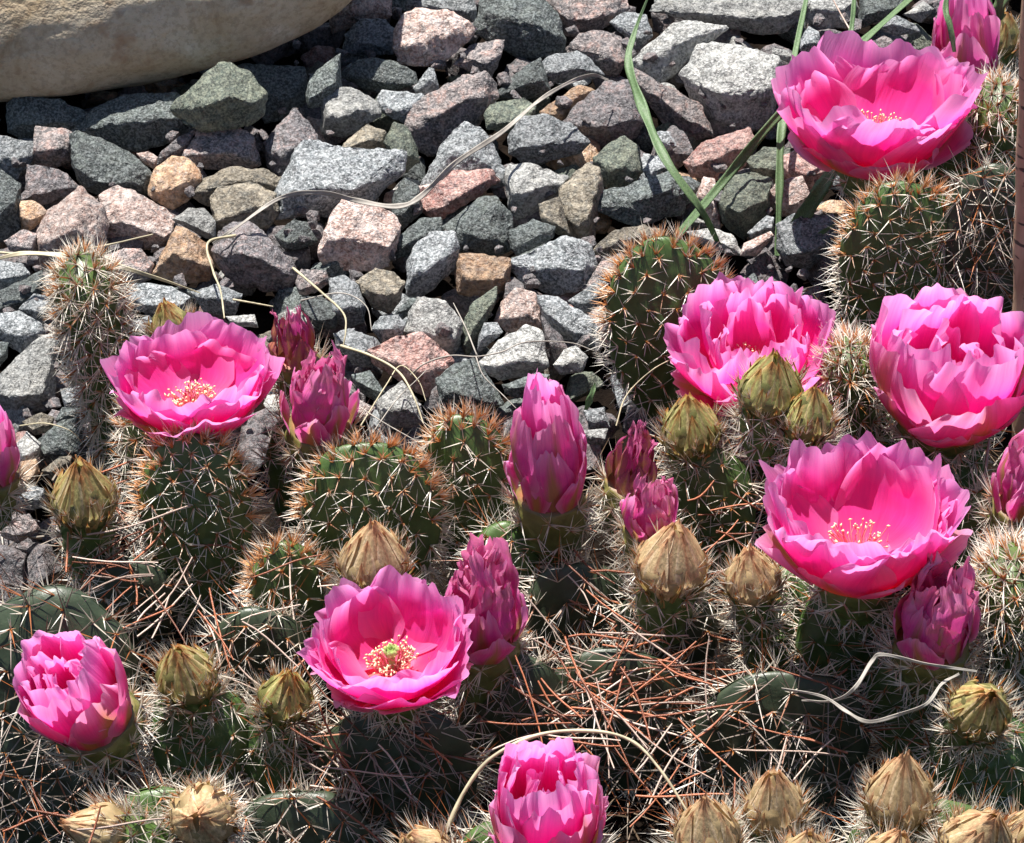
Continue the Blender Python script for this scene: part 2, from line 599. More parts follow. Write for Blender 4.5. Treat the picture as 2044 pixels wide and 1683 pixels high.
# outlines of the stones one can make out, each in the coordinates of one of five enlarged views
STONES = [
 (1, 'D', [50,600,90,545,330,560,500,640,420,760,150,780,55,740]),
 (1, 'D', [430,740,560,590,700,540,980,520,1100,640,1090,740,900,810,700,840,600,820]),
 (1, 'V', [965,600,1080,530,1220,370,1290,355,1380,400,1480,520,1470,640,1380,700,1150,735,1080,690,980,640]),
 (1, 'D', [1340,370,1700,380,1710,560,1650,650,1490,690,1480,520]),
 (1, 'D', [1740,420,1900,310,1910,520,1850,590,1730,600,1715,520]),
 (1, 'S', [200,710,340,725,410,745,390,900,280,945,180,905]),
 (1, 'G', [-60,760,0,765,190,800,180,900,100,1000,-40,970]),
 (1, 'D', [-60,960,0,960,110,1040,110,1270,40,1340,-60,1340]),
 (1, 'D', [395,760,450,740,550,790,720,860,840,960,840,1090,700,1060,600,1110,470,1060,430,960]),
 (1, 'K', [160,930,260,935,370,970,435,1050,400,1090,240,1140,140,1120]),
 (1, 'P', [765,860,830,850,880,880,870,950,800,910]),
 (1, 'K', [900,860,1000,770,1100,720,1040,870,960,880,860,940]),
 (1, 'S', [1030,880,1120,730,1330,720,1410,770,1445,920,1380,950,1200,950,1090,930]),
 (1, 'K', [1480,800,1570,680,1640,615,1720,680,1790,800,1690,830,1580,990,1500,920]),
 (1, 'O', [840,1090,870,970,960,880,1050,890,1110,950,1125,1010,1050,1120,970,1170]),
 (1, 'T', [1075,1090,1130,1000,1290,935,1450,950,1570,1000,1540,1060,1200,1090,1180,1150]),
 (1, 'T', [1185,1110,1230,1050,1400,1030,1540,1080,1550,1180,1500,1270,1400,1260,1215,1320]),
 (1, 'G', [1538,1094,1697,808,1964,875,2244,856,2239,968,2076,1122,1936,1192,1571,1234]),
 (1, 'P', [205,1290,280,1180,360,1130,440,1055,560,1150,590,1250,590,1350,570,1490,400,1500,240,1540,195,1420]),
 (1, 'P', [575,1100,660,1040,760,1080,850,1130,970,1200,960,1280,900,1390,780,1360,600,1350,580,1240]),
 (1, 'O', [110,1130,200,1130,270,1190,210,1260,150,1300,110,1210]),
 (1, 'S', [30,1350,130,1290,200,1310,190,1430,60,1400]),
 (1, 'L', [970,1230,1060,1170,1140,1170,1200,1240,1200,1340,1140,1330,1060,1280]),
 (1, 'O', [860,1540,930,1380,990,1280,1060,1300,1150,1370,1190,1500,1160,1570,1060,1580,940,1560]),
 (1, 'K', [1195,1400,1270,1290,1310,1250,1420,1260,1530,1370,1640,1490,1660,1550,1610,1610,1470,1620,1320,1580,1240,1500]),
 (1, 'D', [1545,1320,1640,1235,1710,1250,1775,1350,1700,1390,1600,1400]),
 (1, 'S', [590,1430,700,1395,790,1400,850,1480,840,1560,740,1610,620,1580]),
 (1, 'G', [-50,1460,0,1460,120,1480,165,1540,90,1620,-50,1620]),
 (1, 'S', [1660,1580,1690,1510,1820,1520,1840,1580,1760,1640,1680,1650]),
 (1, 'G', [680,1620,800,1590,950,1610,1060,1660,1000,1780,780,1740]),
 (1, 'G', [1080,1640,1220,1590,1350,1650,1300,1700,1310,1760,1150,1750]),
 (2, 'P', [0,90,60,20,130,-60,330,-60,330,90,200,120,80,160,20,180]),
 (2, 'G', [85,190,180,110,300,120,360,170,370,260,350,300,230,310,85,290]),
 (2, 'P', [360,180,420,80,480,50,640,70,760,120,810,160,770,220,620,350,500,370,380,340,360,260]),
 (2, 'G', [430,40,480,-60,760,-60,810,50,790,130,650,90,480,70]),
 (2, 'D', [815,150,850,20,950,-40,1160,-10,1270,80,1275,190,1310,290,1230,310,1080,330,1000,250,900,220,820,190]),
 (2, 'S', [780,260,900,230,965,225,960,290,900,430,830,420,690,360,750,290]),
 (2, 'D', [60,410,150,335,330,340,460,400,480,470,300,520,220,510,80,440]),
 (2, 'G', [470,490,550,385,580,390,605,500,560,530,480,520]),
 (2, 'G', [265,560,295,510,500,530,560,560,470,610,420,690,330,650,275,620]),
 (2, 'S', [430,690,480,580,640,500,740,430,850,415,910,480,930,560,870,620,820,690,700,700,640,760,560,860,500,820,450,740]),
 (2, 'L', [-40,520,120,500,250,570,270,650,210,690,90,760,-40,740]),
 (2, 'T', [50,860,110,770,200,700,300,740,310,830,220,850,90,880]),
 (2, 'V', [300,800,360,690,430,720,480,820,490,900,420,960,350,890]),
 (2, 'D', [920,520,1080,380,1170,330,1200,450,1230,530,1080,560,950,550]),
 (2, 'G', [1165,370,1230,310,1380,285,1450,330,1520,420,1400,450,1230,470,1180,430]),
 (2, 'S', [1170,10,1280,-60,1640,-60,1650,60,1600,100,1480,180,1330,200,1280,90]),
 (2, 'S', [1340,270,1400,190,1500,175,1620,210,1650,320,1600,420,1500,400,1430,310]),
 (2, 'G', [1570,130,1650,65,1760,90,1800,200,1720,270,1640,200]),
 (2, 'V', [865,640,900,590,1080,545,1140,600,1130,670,1000,740,880,720]),
 (2, 'O', [1180,620,1290,560,1390,480,1475,510,1380,580,1300,690,1190,650]),
 (2, 'K', [1310,690,1400,580,1550,460,1680,460,1740,600,1740,700,1680,790,1550,840,1440,800]),
 (2, 'G', [1005,770,1080,660,1190,650,1330,690,1440,800,1380,850,1250,840,1180,910,1070,900,1010,860]),
 (2, 'G', [505,1060,590,880,640,780,740,690,830,720,900,800,970,950,970,1040,800,1000,700,960,560,1090]),
 (2, 'R', [500,1130,600,1040,690,960,800,960,890,955,940,1020,830,1100,740,1130,640,1215,540,1200]),
 (2, 'L', [985,950,1010,920,1140,930,1320,1000,1300,1080,1200,1120,1120,1200,1040,1230,1000,1160]),
 (2, 'T', [1290,1060,1370,970,1440,920,1500,960,1520,1080,1460,1140,1480,1260,1470,1390,1380,1380,1290,1220]),
 (2, 'T', [1170,1150,1280,1110,1290,1230,1340,1320,1270,1310,1180,1230]),
 (2, 'V', [1475,890,1560,810,1640,765,1720,830,1740,960,1700,1030,1560,1060,1510,1000]),
 (2, 'D', [1460,1120,1540,1070,1720,1020,1910,960,1960,1080,1960,1190,1850,1220,1700,1270,1540,1190,1470,1160]),
 (2, 'G', [1830,740,1900,740,1935,820,1880,850,1810,800]),
 (2, 'G', [1750,950,1830,870,1900,940,1780,1010]),
 (2, 'D', [630,1280,720,1200,830,1110,930,1110,1010,1220,1000,1400,900,1430,720,1400]),
 (2, 'D', [345,1110,410,1000,490,1050,510,1190,400,1280,340,1200]),
 (2, 'D', [370,1340,490,1230,610,1220,620,1290,500,1330,430,1430,360,1440]),
 (2, 'P', [-50,1420,-30,1330,10,1210,80,1130,160,1150,330,1190,380,1270,370,1330,320,1480,250,1510,-20,1500]),
 (2, 'G', [430,1490,470,1380,560,1310,690,1310,710,1400,690,1490,570,1620,510,1660,430,1640]),
 (2, 'O', [705,1550,730,1430,830,1430,1000,1450,1000,1600,940,1640,830,1660,720,1640]),
 (2, 'G', [990,1470,1130,1410,1310,1335,1430,1370,1480,1480,1400,1620,1250,1650,1100,1590,1010,1510]),
 (2, 'D', [1005,1290,1130,1230,1250,1270,1240,1330,1050,1430,1010,1390]),
 (2, 'T', [1480,1400,1600,1290,1750,1270,1850,1290,1840,1360,1700,1380,1580,1430,1500,1470]),
 (2, 'S', [1400,1620,1520,1470,1620,1420,1690,1470,1600,1560,1480,1640]),
 (2, 'T', [150,1580,250,1510,350,1530,410,1580,390,1680,330,1750,240,1720,190,1640]),
 (2, 'G', [0,1570,80,1550,150,1600,190,1700,180,1800,90,1830,0,1780]),
 (3, 'L', [-220,330,-80,230,0,140,130,125,290,165,150,290,0,360,-60,460,-200,400]),
 (3, 'S', [-220,380,-150,440,0,510,150,590,220,760,80,780,-20,730,-100,600,-190,480]),
 (3, 'L', [-100,70,-40,-60,600,-60,740,30,700,80,610,180,440,180,290,140,130,120,0,60]),
 (3, 'L', [50,420,160,270,240,255,440,280,580,330,600,430,560,560,520,700,400,720,230,750,170,620,110,490]),
 (3, 'L', [745,110,760,-50,1000,-50,1040,60,960,150,830,160]),
 (3, 'G', [720,210,760,150,810,180,830,260,780,300,710,280]),
 (3, 'D', [1040,120,1060,-50,1200,-50,1310,30,1200,100,1060,150]),
 (3, 'G', [1150,160,1240,85,1350,140,1380,180,1250,200]),
 (3, 'L', [1290,80,1400,10,1460,50,1390,130]),
 (3, 'L', [560,270,640,280,690,340,640,350,560,310]),
 (3, 'R', [70,900,170,800,330,740,420,720,450,790,400,930,250,1000,110,990]),
 (3, 'V', [420,900,510,830,650,830,660,900,560,1000,450,980]),
 (3, 'V', [260,1130,320,1000,440,970,550,1010,540,1080,520,1200,440,1260,400,1340,290,1250]),
 (3, 'P', [130,1110,170,1000,230,1010,260,1130,260,1280,190,1240]),
 (3, 'P', [510,1110,590,1020,720,990,760,1090,700,1200,600,1210]),
 (3, 'R', [590,900,700,840,860,950,800,1060,740,1080,620,990]),
 (3, 'O', [790,1170,880,1120,960,1130,970,1210,860,1230]),
 (3, 'G', [420,1300,520,1210,560,1220,560,1310,440,1330]),
 (3, 'G', [590,1260,700,1200,880,1210,930,1250,890,1400,760,1500,640,1480,590,1390]),
 (3, 'L', [80,1300,220,1280,330,1320,380,1430,220,1400,120,1340]),
 (3, 'P', [400,1360,540,1300,560,1330,460,1430,380,1430]),
 (3, 'R', [660,780,720,730,750,780,700,830]),
 (3, 'T', [620,420,700,360,720,420,640,500]),
 (3, 'D', [-20,1000,80,990,150,1030,100,1130,-20,1180]),
 (4, 'D', [-50,250,80,200,220,120,240,170,200,260,120,350,-50,360]),
 (4, 'G', [110,330,190,245,300,260,330,350,260,450,150,360]),
 (4, 'G', [-50,360,110,350,220,410,245,460,130,570,60,540,-50,450]),
 (4, 'L', [-40,740,60,640,200,510,310,470,300,620,290,870,200,890,70,910,-40,830]),
 (4, 'D', [-50,510,45,520,40,600,-50,690]),
 (4, 'T', [130,960,230,910,300,940,290,1010,200,1030]),
 (4, 'D', [200,1090,330,970,430,940,480,1110,440,1180,300,1170,240,1200]),
 (4, 'L', [85,1100,150,1020,230,1080,200,1190,120,1200]),
 (4, 'T', [240,1230,330,1160,400,1150,390,1200,300,1290]),
 (4, 'G', [60,1390,130,1310,240,1340,250,1440,120,1450]),
 (4, 'O', [120,1190,200,1170,220,1240,180,1330,110,1310]),
 (4, 'D', [310,950,350,880,470,890,430,940,330,980]),
 (4, 'G', [340,780,450,760,470,860,370,890]),
 (4, 'G', [720,400,830,370,900,440,760,480]),
 (4, 'D', [1690,270,1800,260,1890,330,1870,430,1780,440,1700,360]),
 (4, 'G', [1880,470,1980,440,1990,560,1880,550]),
 (4, 'L', [1270,370,1420,360,1440,430,1300,420]),
 (4, 'S', [20,1500,160,1480,220,1560,100,1640,10,1600]),
 (5, 'G', [230,440,280,370,370,365,420,410,390,490,290,510]),
 (5, 'D', [365,350,440,270,520,270,450,350,400,390]),
 (5, 'L', [410,480,440,380,490,270,640,290,730,400,720,510,680,590,620,580,540,470]),
 (5, 'V', [730,430,800,290,920,215,930,260,850,400,820,520,760,600,730,520]),
 (5, 'R', [220,560,370,490,510,465,580,510,680,620,600,680,600,800,560,830,480,760,340,650,240,630]),
 (5, 'D', [600,720,700,640,800,610,830,640,930,780,960,860,830,880,620,870]),
 (5, 'P', [925,390,960,290,1040,220,1140,240,1180,310,1190,440,1100,410,990,450]),
 (5, 'G', [830,480,860,410,930,410,960,460,870,540,825,570]),
 (5, 'L', [830,640,960,510,1090,420,1180,470,1170,560,1210,650,1150,690,950,720]),
 (5, 'G', [1165,260,1280,270,1440,370,1500,440,1500,560,1390,530,1290,490,1200,380]),
 (5, 'L', [1250,640,1310,560,1370,540,1440,600,1400,680,1290,690]),
 (5, 'D', [970,750,1150,690,1220,700,1180,760,1050,830,980,800]),
 (5, 'G', [1340,280,1500,170,1560,190,1470,330,1400,350]),
 (5, 'G', [20,470,110,440,230,490,280,530,230,650,130,640,60,560]),
 (5, 'D', [120,700,220,680,300,790,250,840,150,780]),
 (5, 'P', [140,830,250,880,200,960,130,940]),
 (5, 'L', [260,850,400,740,500,860,520,960,300,1010]),
 (5, 'G', [1420,900,1530,880,1560,990,1450,1000]),
 (5, 'L', [1410,1010,1550,1000,1530,1090,1440,1080]),
 (5, 'K', [1180,370,1290,480,1330,550,1260,640,1220,640,1200,520]),
]
SEEN_LABEL = {}
LIFT = {2: .020, 33: .006, 17: .004, 4: .008}      # stones lying on top of others
GROUP_ST = "loose crushed stones of the gravel bed"
for si, (cr, cls, flat) in enumerate(STONES):
    r = random.Random(1000 + si)
    ox, oy = CR[cr]
    P = [(ox + flat[i] / KZ, oy + flat[i + 1] / KZ) for i in range(0, len(flat), 2)]
    cx, cy = sum(p[0] for p in P) / len(P), sum(p[1] for p in P) / len(P)
    zc = 0.010 + 0.004 * r.random() + LIFT.get(si, 0)
    c = at(cx, cy, zc)
    k = mpp(c) * 1.10
    poly = [((x - cx) * k, (cy - y) * k) for x, y in P]
    u0, u1 = min(p[0] for p in poly), max(p[0] for p in poly)
    v0, v1 = min(p[1] for p in poly), max(p[1] for p in poly)
    size = math.sqrt((u1 - u0) * (v1 - v0))
    h = v1 - v0
    deep = min(h, 1.15 * (u1 - u0))
    pts = []
    for u, v in poly:
        w = r.uniform(-.10, .10) * deep
        pts.append(C_R * u + C_U * v + C_F * w)
    tilt = r.uniform(-.18, .18)
    f0 = r.uniform(.26, .50)
    pr = r.uniform(.30, .52)
    for t in (-.72, -.25, .25, .70):
        u = (u0 + u1) / 2 + t * (u1 - u0) / 2
        vr = poly_range(poly, u)
        if vr:
            lo, hi = vr
            f = min(.62, max(.2, f0 + tilt * t + r.uniform(-.05, .05)))
            pts.append(C_R * u + C_U * (lo + f * (hi - lo)) - C_F * (pr * min(hi - lo, deep) * (1 - .25 * abs(t)) * r.uniform(.85, 1.1)))
            if r.random() < .5:
                pts.append(C_R * (u * .8) + C_U * (lo + (f + .28) * (hi - lo)) - C_F * (pr * .62 * min(hi - lo, deep)))
    for u, v in poly[::2] + poly[1::3]:
        pts.append(C_R * (u * .72) + C_U * (v * .72) + C_F * (deep * r.uniform(.35, .5)))
    me = stone_finish("gravel_stone", pts, size, SM[cls], si + 3, 0.0022)
    o = obj("gravel_stone", me)
    o.location = c
    tag(o, stone_label(cls, cx, cy, (u1 - u0), h, size / mpp(c)), "stone", GROUP_ST)
    SEEN_LABEL.setdefault(o["label"], []).append((size, o))
for lab, lst in SEEN_LABEL.items():
    if len(lst) == 2:
        lst.sort(key=lambda q: q[0])
        lst[0][1]["label"], lst[1][1]["label"] = lab.replace("crushed stone", "lesser stone"), lab.replace("crushed stone", "bulkier stone")

# stones that show only in the gaps between those above
base_st = []
for q in range(9):
    r = random.Random(60 + q)
    pts = []
    for _ in range(13):
        d = Vector((r.gauss(0, 1), r.gauss(0, 1), r.gauss(0, 1))).normalized()
        pts.append(Vector((d.x * .5 * r.uniform(.8, 1.15), d.y * .42 * r.uniform(.8, 1.15), d.z * .33 * r.uniform(.8, 1.1))) * .03)
    base_st.append(stone_finish("filler_stone", pts, .026, SM['D'], 300 + q, .0032))
mass_V, mass_F, mass_n = [], [], 0
fill = random.Random(21)
n_single = 0
clsw = "DDDDGGGKKSSTVVLPRO"
cls_mesh = {}
spots = []
yy = -.17
while yy < .52:
    xx = -.42
    while xx < .42:
        spots.append((xx + fill.uniform(-.007, .007), yy + fill.uniform(-.006, .006)))
        xx += .025
    yy += .021
spots.sort(key=lambda q: (q[1] < -.03 and q[0] > -.19, abs(q[1] - .14)))
for x, y in spots:
    if (y < -.02 and x > -.165) or (y < .02 and x > .06):      # under the cactus
        continue
    d = Vector((x, y, 0)) - CAM_P
    dz = d.dot(C_F)
    px, py = 1022 + d.dot(C_R) / dz / PXK, 841.5 - d.dot(C_U) / dz / PXK
    seen = -30 < px < 2074 and -30 < py < 1250 and not (px < 560 and py < 120) and not (px > 1650 and py > 440) and not (px > 1250 and py > 800)
    q = fill.randrange(9)
    s = fill.uniform(.75, 1.15)
    Mx = Matrix.Translation((x, y, fill.uniform(-.005, .001) if seen else .004)) @ Matrix.Rotation(fill.uniform(0, 6.28), 4, 'Z') @ Matrix.Rotation(fill.uniform(-.5, .5), 4, 'X') @ Matrix.Scale(s, 4)
    if seen and n_single < 150 and fill.random() < (.58 if y > -.06 else .95):
        cl = fill.choice(clsw)
        if (q, cl) not in cls_mesh:
            me = base_st[q].copy()
            me.materials.clear()
            me.materials.append(SM[cl])
            cls_mesh[(q, cl)] = me
        o = obj("gravel_stone", cls_mesh[(q, cl)])
        o.matrix_world = Mx
        n_single += 1
        near = min(LAND, key=lambda t: (t[0][0] - px) ** 2 + (t[0][1] - py) ** 2)[1]
        tag(o, f"{SNAME[cl]} stone half hidden {near}", "stone", GROUP_ST)
    else:
        me = base_st[q]
        n = len(me.vertices)
        V = np.empty(n * 3, dtype=np.float32)
        me.vertices.foreach_get("co", V)
        V = V.reshape(-1, 3)
        R3 = np.array(Mx.to_3x3())
        mass_V.append(V @ R3.T + np.array(Mx.translation))
        Fi = np.empty(len(me.polygons) * 3, dtype=np.int32)
        me.polygons.foreach_get("vertices", Fi)
        mass_F.append(Fi.reshape(-1, 3) + mass_n)
        mass_n += n
for i in range(900):
    me = base_st[fill.randrange(9)]
    sz = fill.uniform(.12, .34)
    V = np.empty(len(me.vertices) * 3, dtype=np.float32)
    me.vertices.foreach_get("co", V)
    Mx = Matrix.Translation((fill.uniform(-.30, .30), fill.uniform(-.05, .40), fill.uniform(.002, .016))) @ Matrix.Rotation(fill.uniform(0, 6.28), 4, 'Z') @ Matrix.Rotation(fill.uniform(-1, 1), 4, 'X') @ Matrix.Scale(sz, 4)
    if Mx.translation.y < .02 and Mx.translation.x > -.1:
        continue
    mass_V.append(V.reshape(-1, 3) @ np.array(Mx.to_3x3()).T + np.array(Mx.translation))
    Fi = np.empty(len(me.polygons) * 3, dtype=np.int32)
    me.polygons.foreach_get("vertices", Fi)
    mass_F.append(Fi.reshape(-1, 3) + mass_n)
    mass_n += len(me.vertices)
gm = new_mesh("gravel", np.concatenate(mass_V), np.concatenate(mass_F), SM['K'])
tag(obj("gravel", gm), "grey crushed gravel filling the gaps under the larger stones", "gravel", kind="stuff")

# ------------------------------------------------------------------ boulder
bm = bmesh.new()
bmesh.ops.create_icosphere(bm, subdivisions=6, radius=1.0)
bc = at(110, -200, 0.068)
bk = mpp(bc)
ax, az, ay = 680 * bk, 0.048, 0.102
for v in bm.verts:
    p = v.co.copy()
    e = 2.35
    l = (abs(p.x) ** e + abs(p.y) ** e + abs(p.z) ** e) ** (1 / e)
    p /= l
    d = 1 + .035 * noise.noise(p * 1.6 + Vector((3, 1, 7))) + .016 * noise.noise(p * 4 + Vector((9, 2, 4))) + .004 * noise.noise(p * 16)
    if p.z < 0:
        p.z *= .92
    v.co = Vector((p.x * ax, p.y * ay, p.z * az)) * d
for f in bm.faces:
    f.smooth = True
me = bpy.data.meshes.new("boulder")
bm.to_mesh(me)
bm.free()
me.materials.append(M_BOULDER)
o = obj("boulder", me)
o.location = bc
o.rotation_euler = (math.radians(24), math.radians(-3), math.radians(5))
tag(o, "large smooth rounded tan boulder resting on the gravel", "boulder")


# ------------------------------------------------------------------ spines
class Spines:
    def __init__(self):
        self.b, self.t, self.r, self.c0, self.c1 = [], [], [], [], []

    def add(self, base, tip, rad, c0, c1):
        self.b.append(base); self.t.append(tip); self.r.append(rad); self.c0.append(c0); self.c1.append(c1)

    def build(self, name, parent, M=None):
        b, t = np.concatenate(self.b), np.concatenate(self.t)
        r = np.concatenate(self.r)[:, None]
        c0, c1 = np.concatenate(self.c0), np.concatenate(self.c1)
        n = len(b)
        d = t - b
        d /= np.linalg.norm(d, axis=1)[:, None] + 1e-9
        a = np.cross(d, np.array([.31, .52, .79]))
        a /= np.linalg.norm(a, axis=1)[:, None] + 1e-9
        e = np.cross(d, a)
        V = np.empty((n, 4, 3))
        for k in range(3):
            w = 2 * math.pi * k / 3
            V[:, k] = b + (a * math.cos(w) + e * math.sin(w)) * r
        V[:, 3] = t
        C = np.empty((n, 4, 3))
        C[:, :3] = c0[:, None]
        C[:, 3] = c1
        i = np.arange(n)[:, None] * 4
        F = np.concatenate([i + np.array([[0, 1, 3]]), i + np.array([[1, 2, 3]]), i + np.array([[2, 0, 3]])])
        me = new_mesh(name, V.reshape(-1, 3), F, M_SPINE, col=C.reshape(-1, 3), smooth=False)
        return tag(obj(name, me, parent, M), kind="stuff")


WHITE = np.array([.88, .84, .77])
CREAM = np.array([.76, .68, .55])
ORANGE = np.array([.72, .30, .07])
RUST = np.array([.36, .12, .04])
GREYB = np.array([.40, .33, .28])


def cluster(buf, pos, nrm, R, n, ln, a0, a1, c0, c1, rad, down=0.0, up=None, jit=.3):
    """n spines from every areole, leaning a0..a1 degrees off the surface normal"""
    m = len(pos)
    if not m:
        return
    pos, nrm = np.repeat(pos, n, 0), np.repeat(nrm, n, 0)
    k = m * n
    ref = np.tile(np.array([0., 0., 1.]) if up is None else np.asarray(up, float), (k, 1))
    t1 = np.cross(nrm, ref + R.normal(0, .02, (k, 3)))
    t1 /= np.linalg.norm(t1, axis=1)[:, None] + 1e-9
    t2 = np.cross(t1, nrm)
    az = R.uniform(0, 2 * np.pi, k)
    al = np.radians(R.uniform(a0, a1, k))
    d = nrm * np.cos(al)[:, None] + (t1 * np.cos(az)[:, None] + t2 * np.sin(az)[:, None]) * np.sin(al)[:, None]
    d -= ref * down
    d /= np.linalg.norm(d, axis=1)[:, None]
    l = ln * R.uniform(1 - jit * 1.3, 1 + jit, k)
    cv = R.uniform(.75, 1.15, (k, 1))
    buf.add(pos - nrm * .0004, pos + d * l[:, None], rad * 1.4 * R.uniform(.75, 1.15, k), np.clip(c0 * cv, 0, .9), np.clip(c1 * cv, 0, .9))


# ------------------------------------------------------------------ pads
GREEN_A, GREEN_B, GREEN_C = np.array([.042, .080, .017]), np.array([.075, .120, .030]), np.array([.024, .036, .018])
_seed = [0]


def nseed():
    _seed[0] += 1
    return _seed[0]


def pad(root, px, py, w, h, lean=20, roll=0, yaw=0, base_z=.004, thick=.0062, young=1.0, long=0.0, green=None, z=None, sp=.0088, label=None, dens=5):
    R = np.random.RandomState(500 + nseed())
    l = math.radians(lean)
    fs = math.cos(PITCH - l)
    zc = z
    if zc is None:
        zc = .04
        for _ in range(4):
            hh = h * mpp(at(px, py, zc)) / fs
            zc = base_z + hh / 2 * math.cos(l) * math.cos(math.radians(roll))
    c = at(px, py, zc)
    k = mpp(c)
    a, b = w * k / 2, h * k / fs / 2
    n0, g0 = Vector((0, -math.cos(l), math.sin(l))), Vector((0, math.sin(l), math.cos(l)))
    rz = Matrix.Rotation(math.radians(yaw), 3, 'Z')
    n0, g0 = rz @ n0, rz @ g0
    rr = Matrix.Rotation(-math.radians(roll), 3, n0) if False else Matrix.Rotation(math.radians(-roll), 3, -n0)
    g0 = rr @ g0
    x0 = g0.cross(n0)
    M = Matrix((x0, g0, n0)).transposed().to_4x4()
    M.translation = c
    Mi = Matrix.Translation(-root.location) @ M
    T = thick

    def surf(x, y):
        obo = .86 + .14 * y / b
        rho = np.sqrt((x / (a * obo)) ** 2 + (y / b) ** 2)
        zz = T * np.sqrt(np.clip(1 - np.clip(rho, 0, 1) ** 2.8, 0, 1))
        nn = np.stack([x / a ** 2 * rho ** 1.2, y / b ** 2 * rho ** 1.2, np.maximum(zz, .04 * T) / T ** 2 * .8], 1)
        nn /= np.linalg.norm(nn, axis=1)[:, None]
        return rho, zz, nn
    # areoles on a diagonal lattice
    xs, ys = np.arange(-a, a, sp), np.arange(-b, b, sp * .62)
    A = []
    for j, y in enumerate(ys):
        for x in xs:
            A.append((x + (sp / 2 if j % 2 else 0) + R.normal(0, sp * .05), y + R.normal(0, sp * .05)))
    A = np.array(A)
    rho, zz, nn = surf(A[:, 0], A[:, 1])
    keep = rho < .972
    A, zz, nn, rho = A[keep], zz[keep], nn[keep], rho[keep]
    # body
    nt, nr = 56, 20
    th = np.linspace(0, 2 * np.pi, nt, endpoint=False)
    rr_ = np.sin(np.linspace(0, np.pi / 2, nr))
    TH, RR = np.meshgrid(th, rr_, indexing='ij')
    RW = 1 + .02 * np.sin(3 * TH + R.uniform(0, 6)) + .012 * np.sin(7 * TH + R.uniform(0, 6))
    X, Y = a * RR * np.cos(TH) * RW, b * RR * np.sin(TH) * RW
    X = X * (.86 + .14 * Y / b)
    _, ZZ, NN = surf(X.ravel(), Y.ravel())
    RRf = RR.ravel()
    ZZ = T * np.sqrt(np.clip(1 - RRf ** 2.8, 0, 1))
    Pf = np.stack([X.ravel(), Y.ravel(), ZZ], 1)
    d2 = ((Pf[:, None, :2] - A[None]) ** 2).sum(2)
    bmp = np.exp(-d2.min(1) / (sp * .25) ** 2) * .0016
    wav = .0006 * np.sin(X.ravel() * 180 + R.uniform(0, 6)) * np.sin(Y.ravel() * 150 + R.uniform(0, 6))
    front = Pf + NN * (bmp * (1 - .6 * RRf))[:, None]
    front[:, 2] += wav
    back = front.copy()
    back[:, 2] *= -1
    GA = GREEN_A if green is None else np.asarray(green)
    mixk = np.clip(.35 * (Y.ravel() / b) + .3 + R.normal(0, .04, len(Pf)), 0, 1)[:, None]
    colr = GA * (1 - mixk) + (GA * 1.5 + .006) * mixk
    V = np.concatenate([front, back])
    Fq = grid_faces(nt, nr, True)
    Fb = Fq[:, ::-1] + nt * nr
    o = obj("pad", new_mesh("pad", V, [Fq, Fb], M_SKIN, col=np.concatenate([colr, colr])), root, Mi)
    if label:
        o["label"] = label
    # spines
    S = Spines()
    for sgn in (1, -1):
        pos = np.column_stack([A, zz * sgn])
        nrm = nn * np.array([1, 1, sgn])
        pos = pos + nrm * .0009
        m = dens if sgn > 0 else 3
        yk = np.clip((A[:, 1] / b + 1) / 2, 0, 1)
        cluster(S, pos, nrm, R, m, .0080, 38, 84, CREAM, WHITE, .00021, down=.22, up=(0, 1, 0))
        cluster(S, pos, nrm, R, 2, .0062, 20, 60, RUST, ORANGE * .6 + WHITE * .4, .00024, down=.1, up=(0, 1, 0))
        cluster(S, pos, nrm, R, 5, .0019, 0, 55, RUST, ORANGE, .00025, up=(0, 1, 0))
        if young and sgn > 0:
            top = yk > .72
            cluster(S, pos[top], nrm[top], R, 5, .0055, 5, 50, ORANGE, CREAM, .00022, down=-.45, up=(0, 1, 0))
        if long and sgn > 0:
            cluster(S, pos, nrm, R, 3, .026 * long, 25, 75, GREYB * .5, GREYB * 1.3, .00026, down=.15, up=(0, 1, 0))
            cluster(S, pos, nrm, R, 1, .022 * long, 20, 75, RUST, RUST * 1.3, .00026, down=.1, up=(0, 1, 0))
    # rim
    nrim = int(2 * math.pi * math.sqrt((a * a + b * b) / 2) / (.00125 if young else .0028))
    ang = np.linspace(0, 2 * np.pi, nrim, endpoint=False) + R.normal(0, .02, nrim)
    up_ = np.sin(ang)
    fz = np.array([-.80, -.50, -.22, .0, .25, .52])[np.arange(nrim) % 6] + R.uniform(-.08, .08, nrim)
    shr = (1 - fz ** 2) ** (1 / 2.8)
    pos = np.stack([a * np.cos(ang) * shr * (.86 + .14 * up_), b * up_ * shr, fz * T], 1)
    nrm = np.stack([np.cos(ang), up_, fz * .9], 1)
    nrm /= np.linalg.norm(nrm, axis=1)[:, None]
    top = up_ > (.15 if young else .25)
    cluster(S, pos[~top], nrm[~top], R, 6, .0088, 15, 70, CREAM, WHITE, .00021, up=(0, 1, 0))
    if young:
        cluster(S, pos[top], nrm[top], R, 7, .0062, 3, 48, ORANGE, CREAM * .5 + ORANGE * .5, .00024, up=(0, 1, 0))
        cluster(S, pos[top], nrm[top], R, 6, .0022, 0, 60, RUST * 1.3, ORANGE * 1.15, .00028, up=(0, 1, 0))
        cluster(S, pos[top], nrm[top], R, 3, .0090, 10, 65, CREAM, WHITE, .00019, up=(0, 1, 0))
    else:
        cluster(S, pos[top], nrm[top], R, 4, .0110, 10, 80, CREAM, WHITE, .0002, up=(0, 1, 0))
        cluster(S, pos[top][::3], nrm[top][::3], R, 2, .0170, 10, 75, RUST, RUST * 1.4, .00022, up=(0, 1, 0))
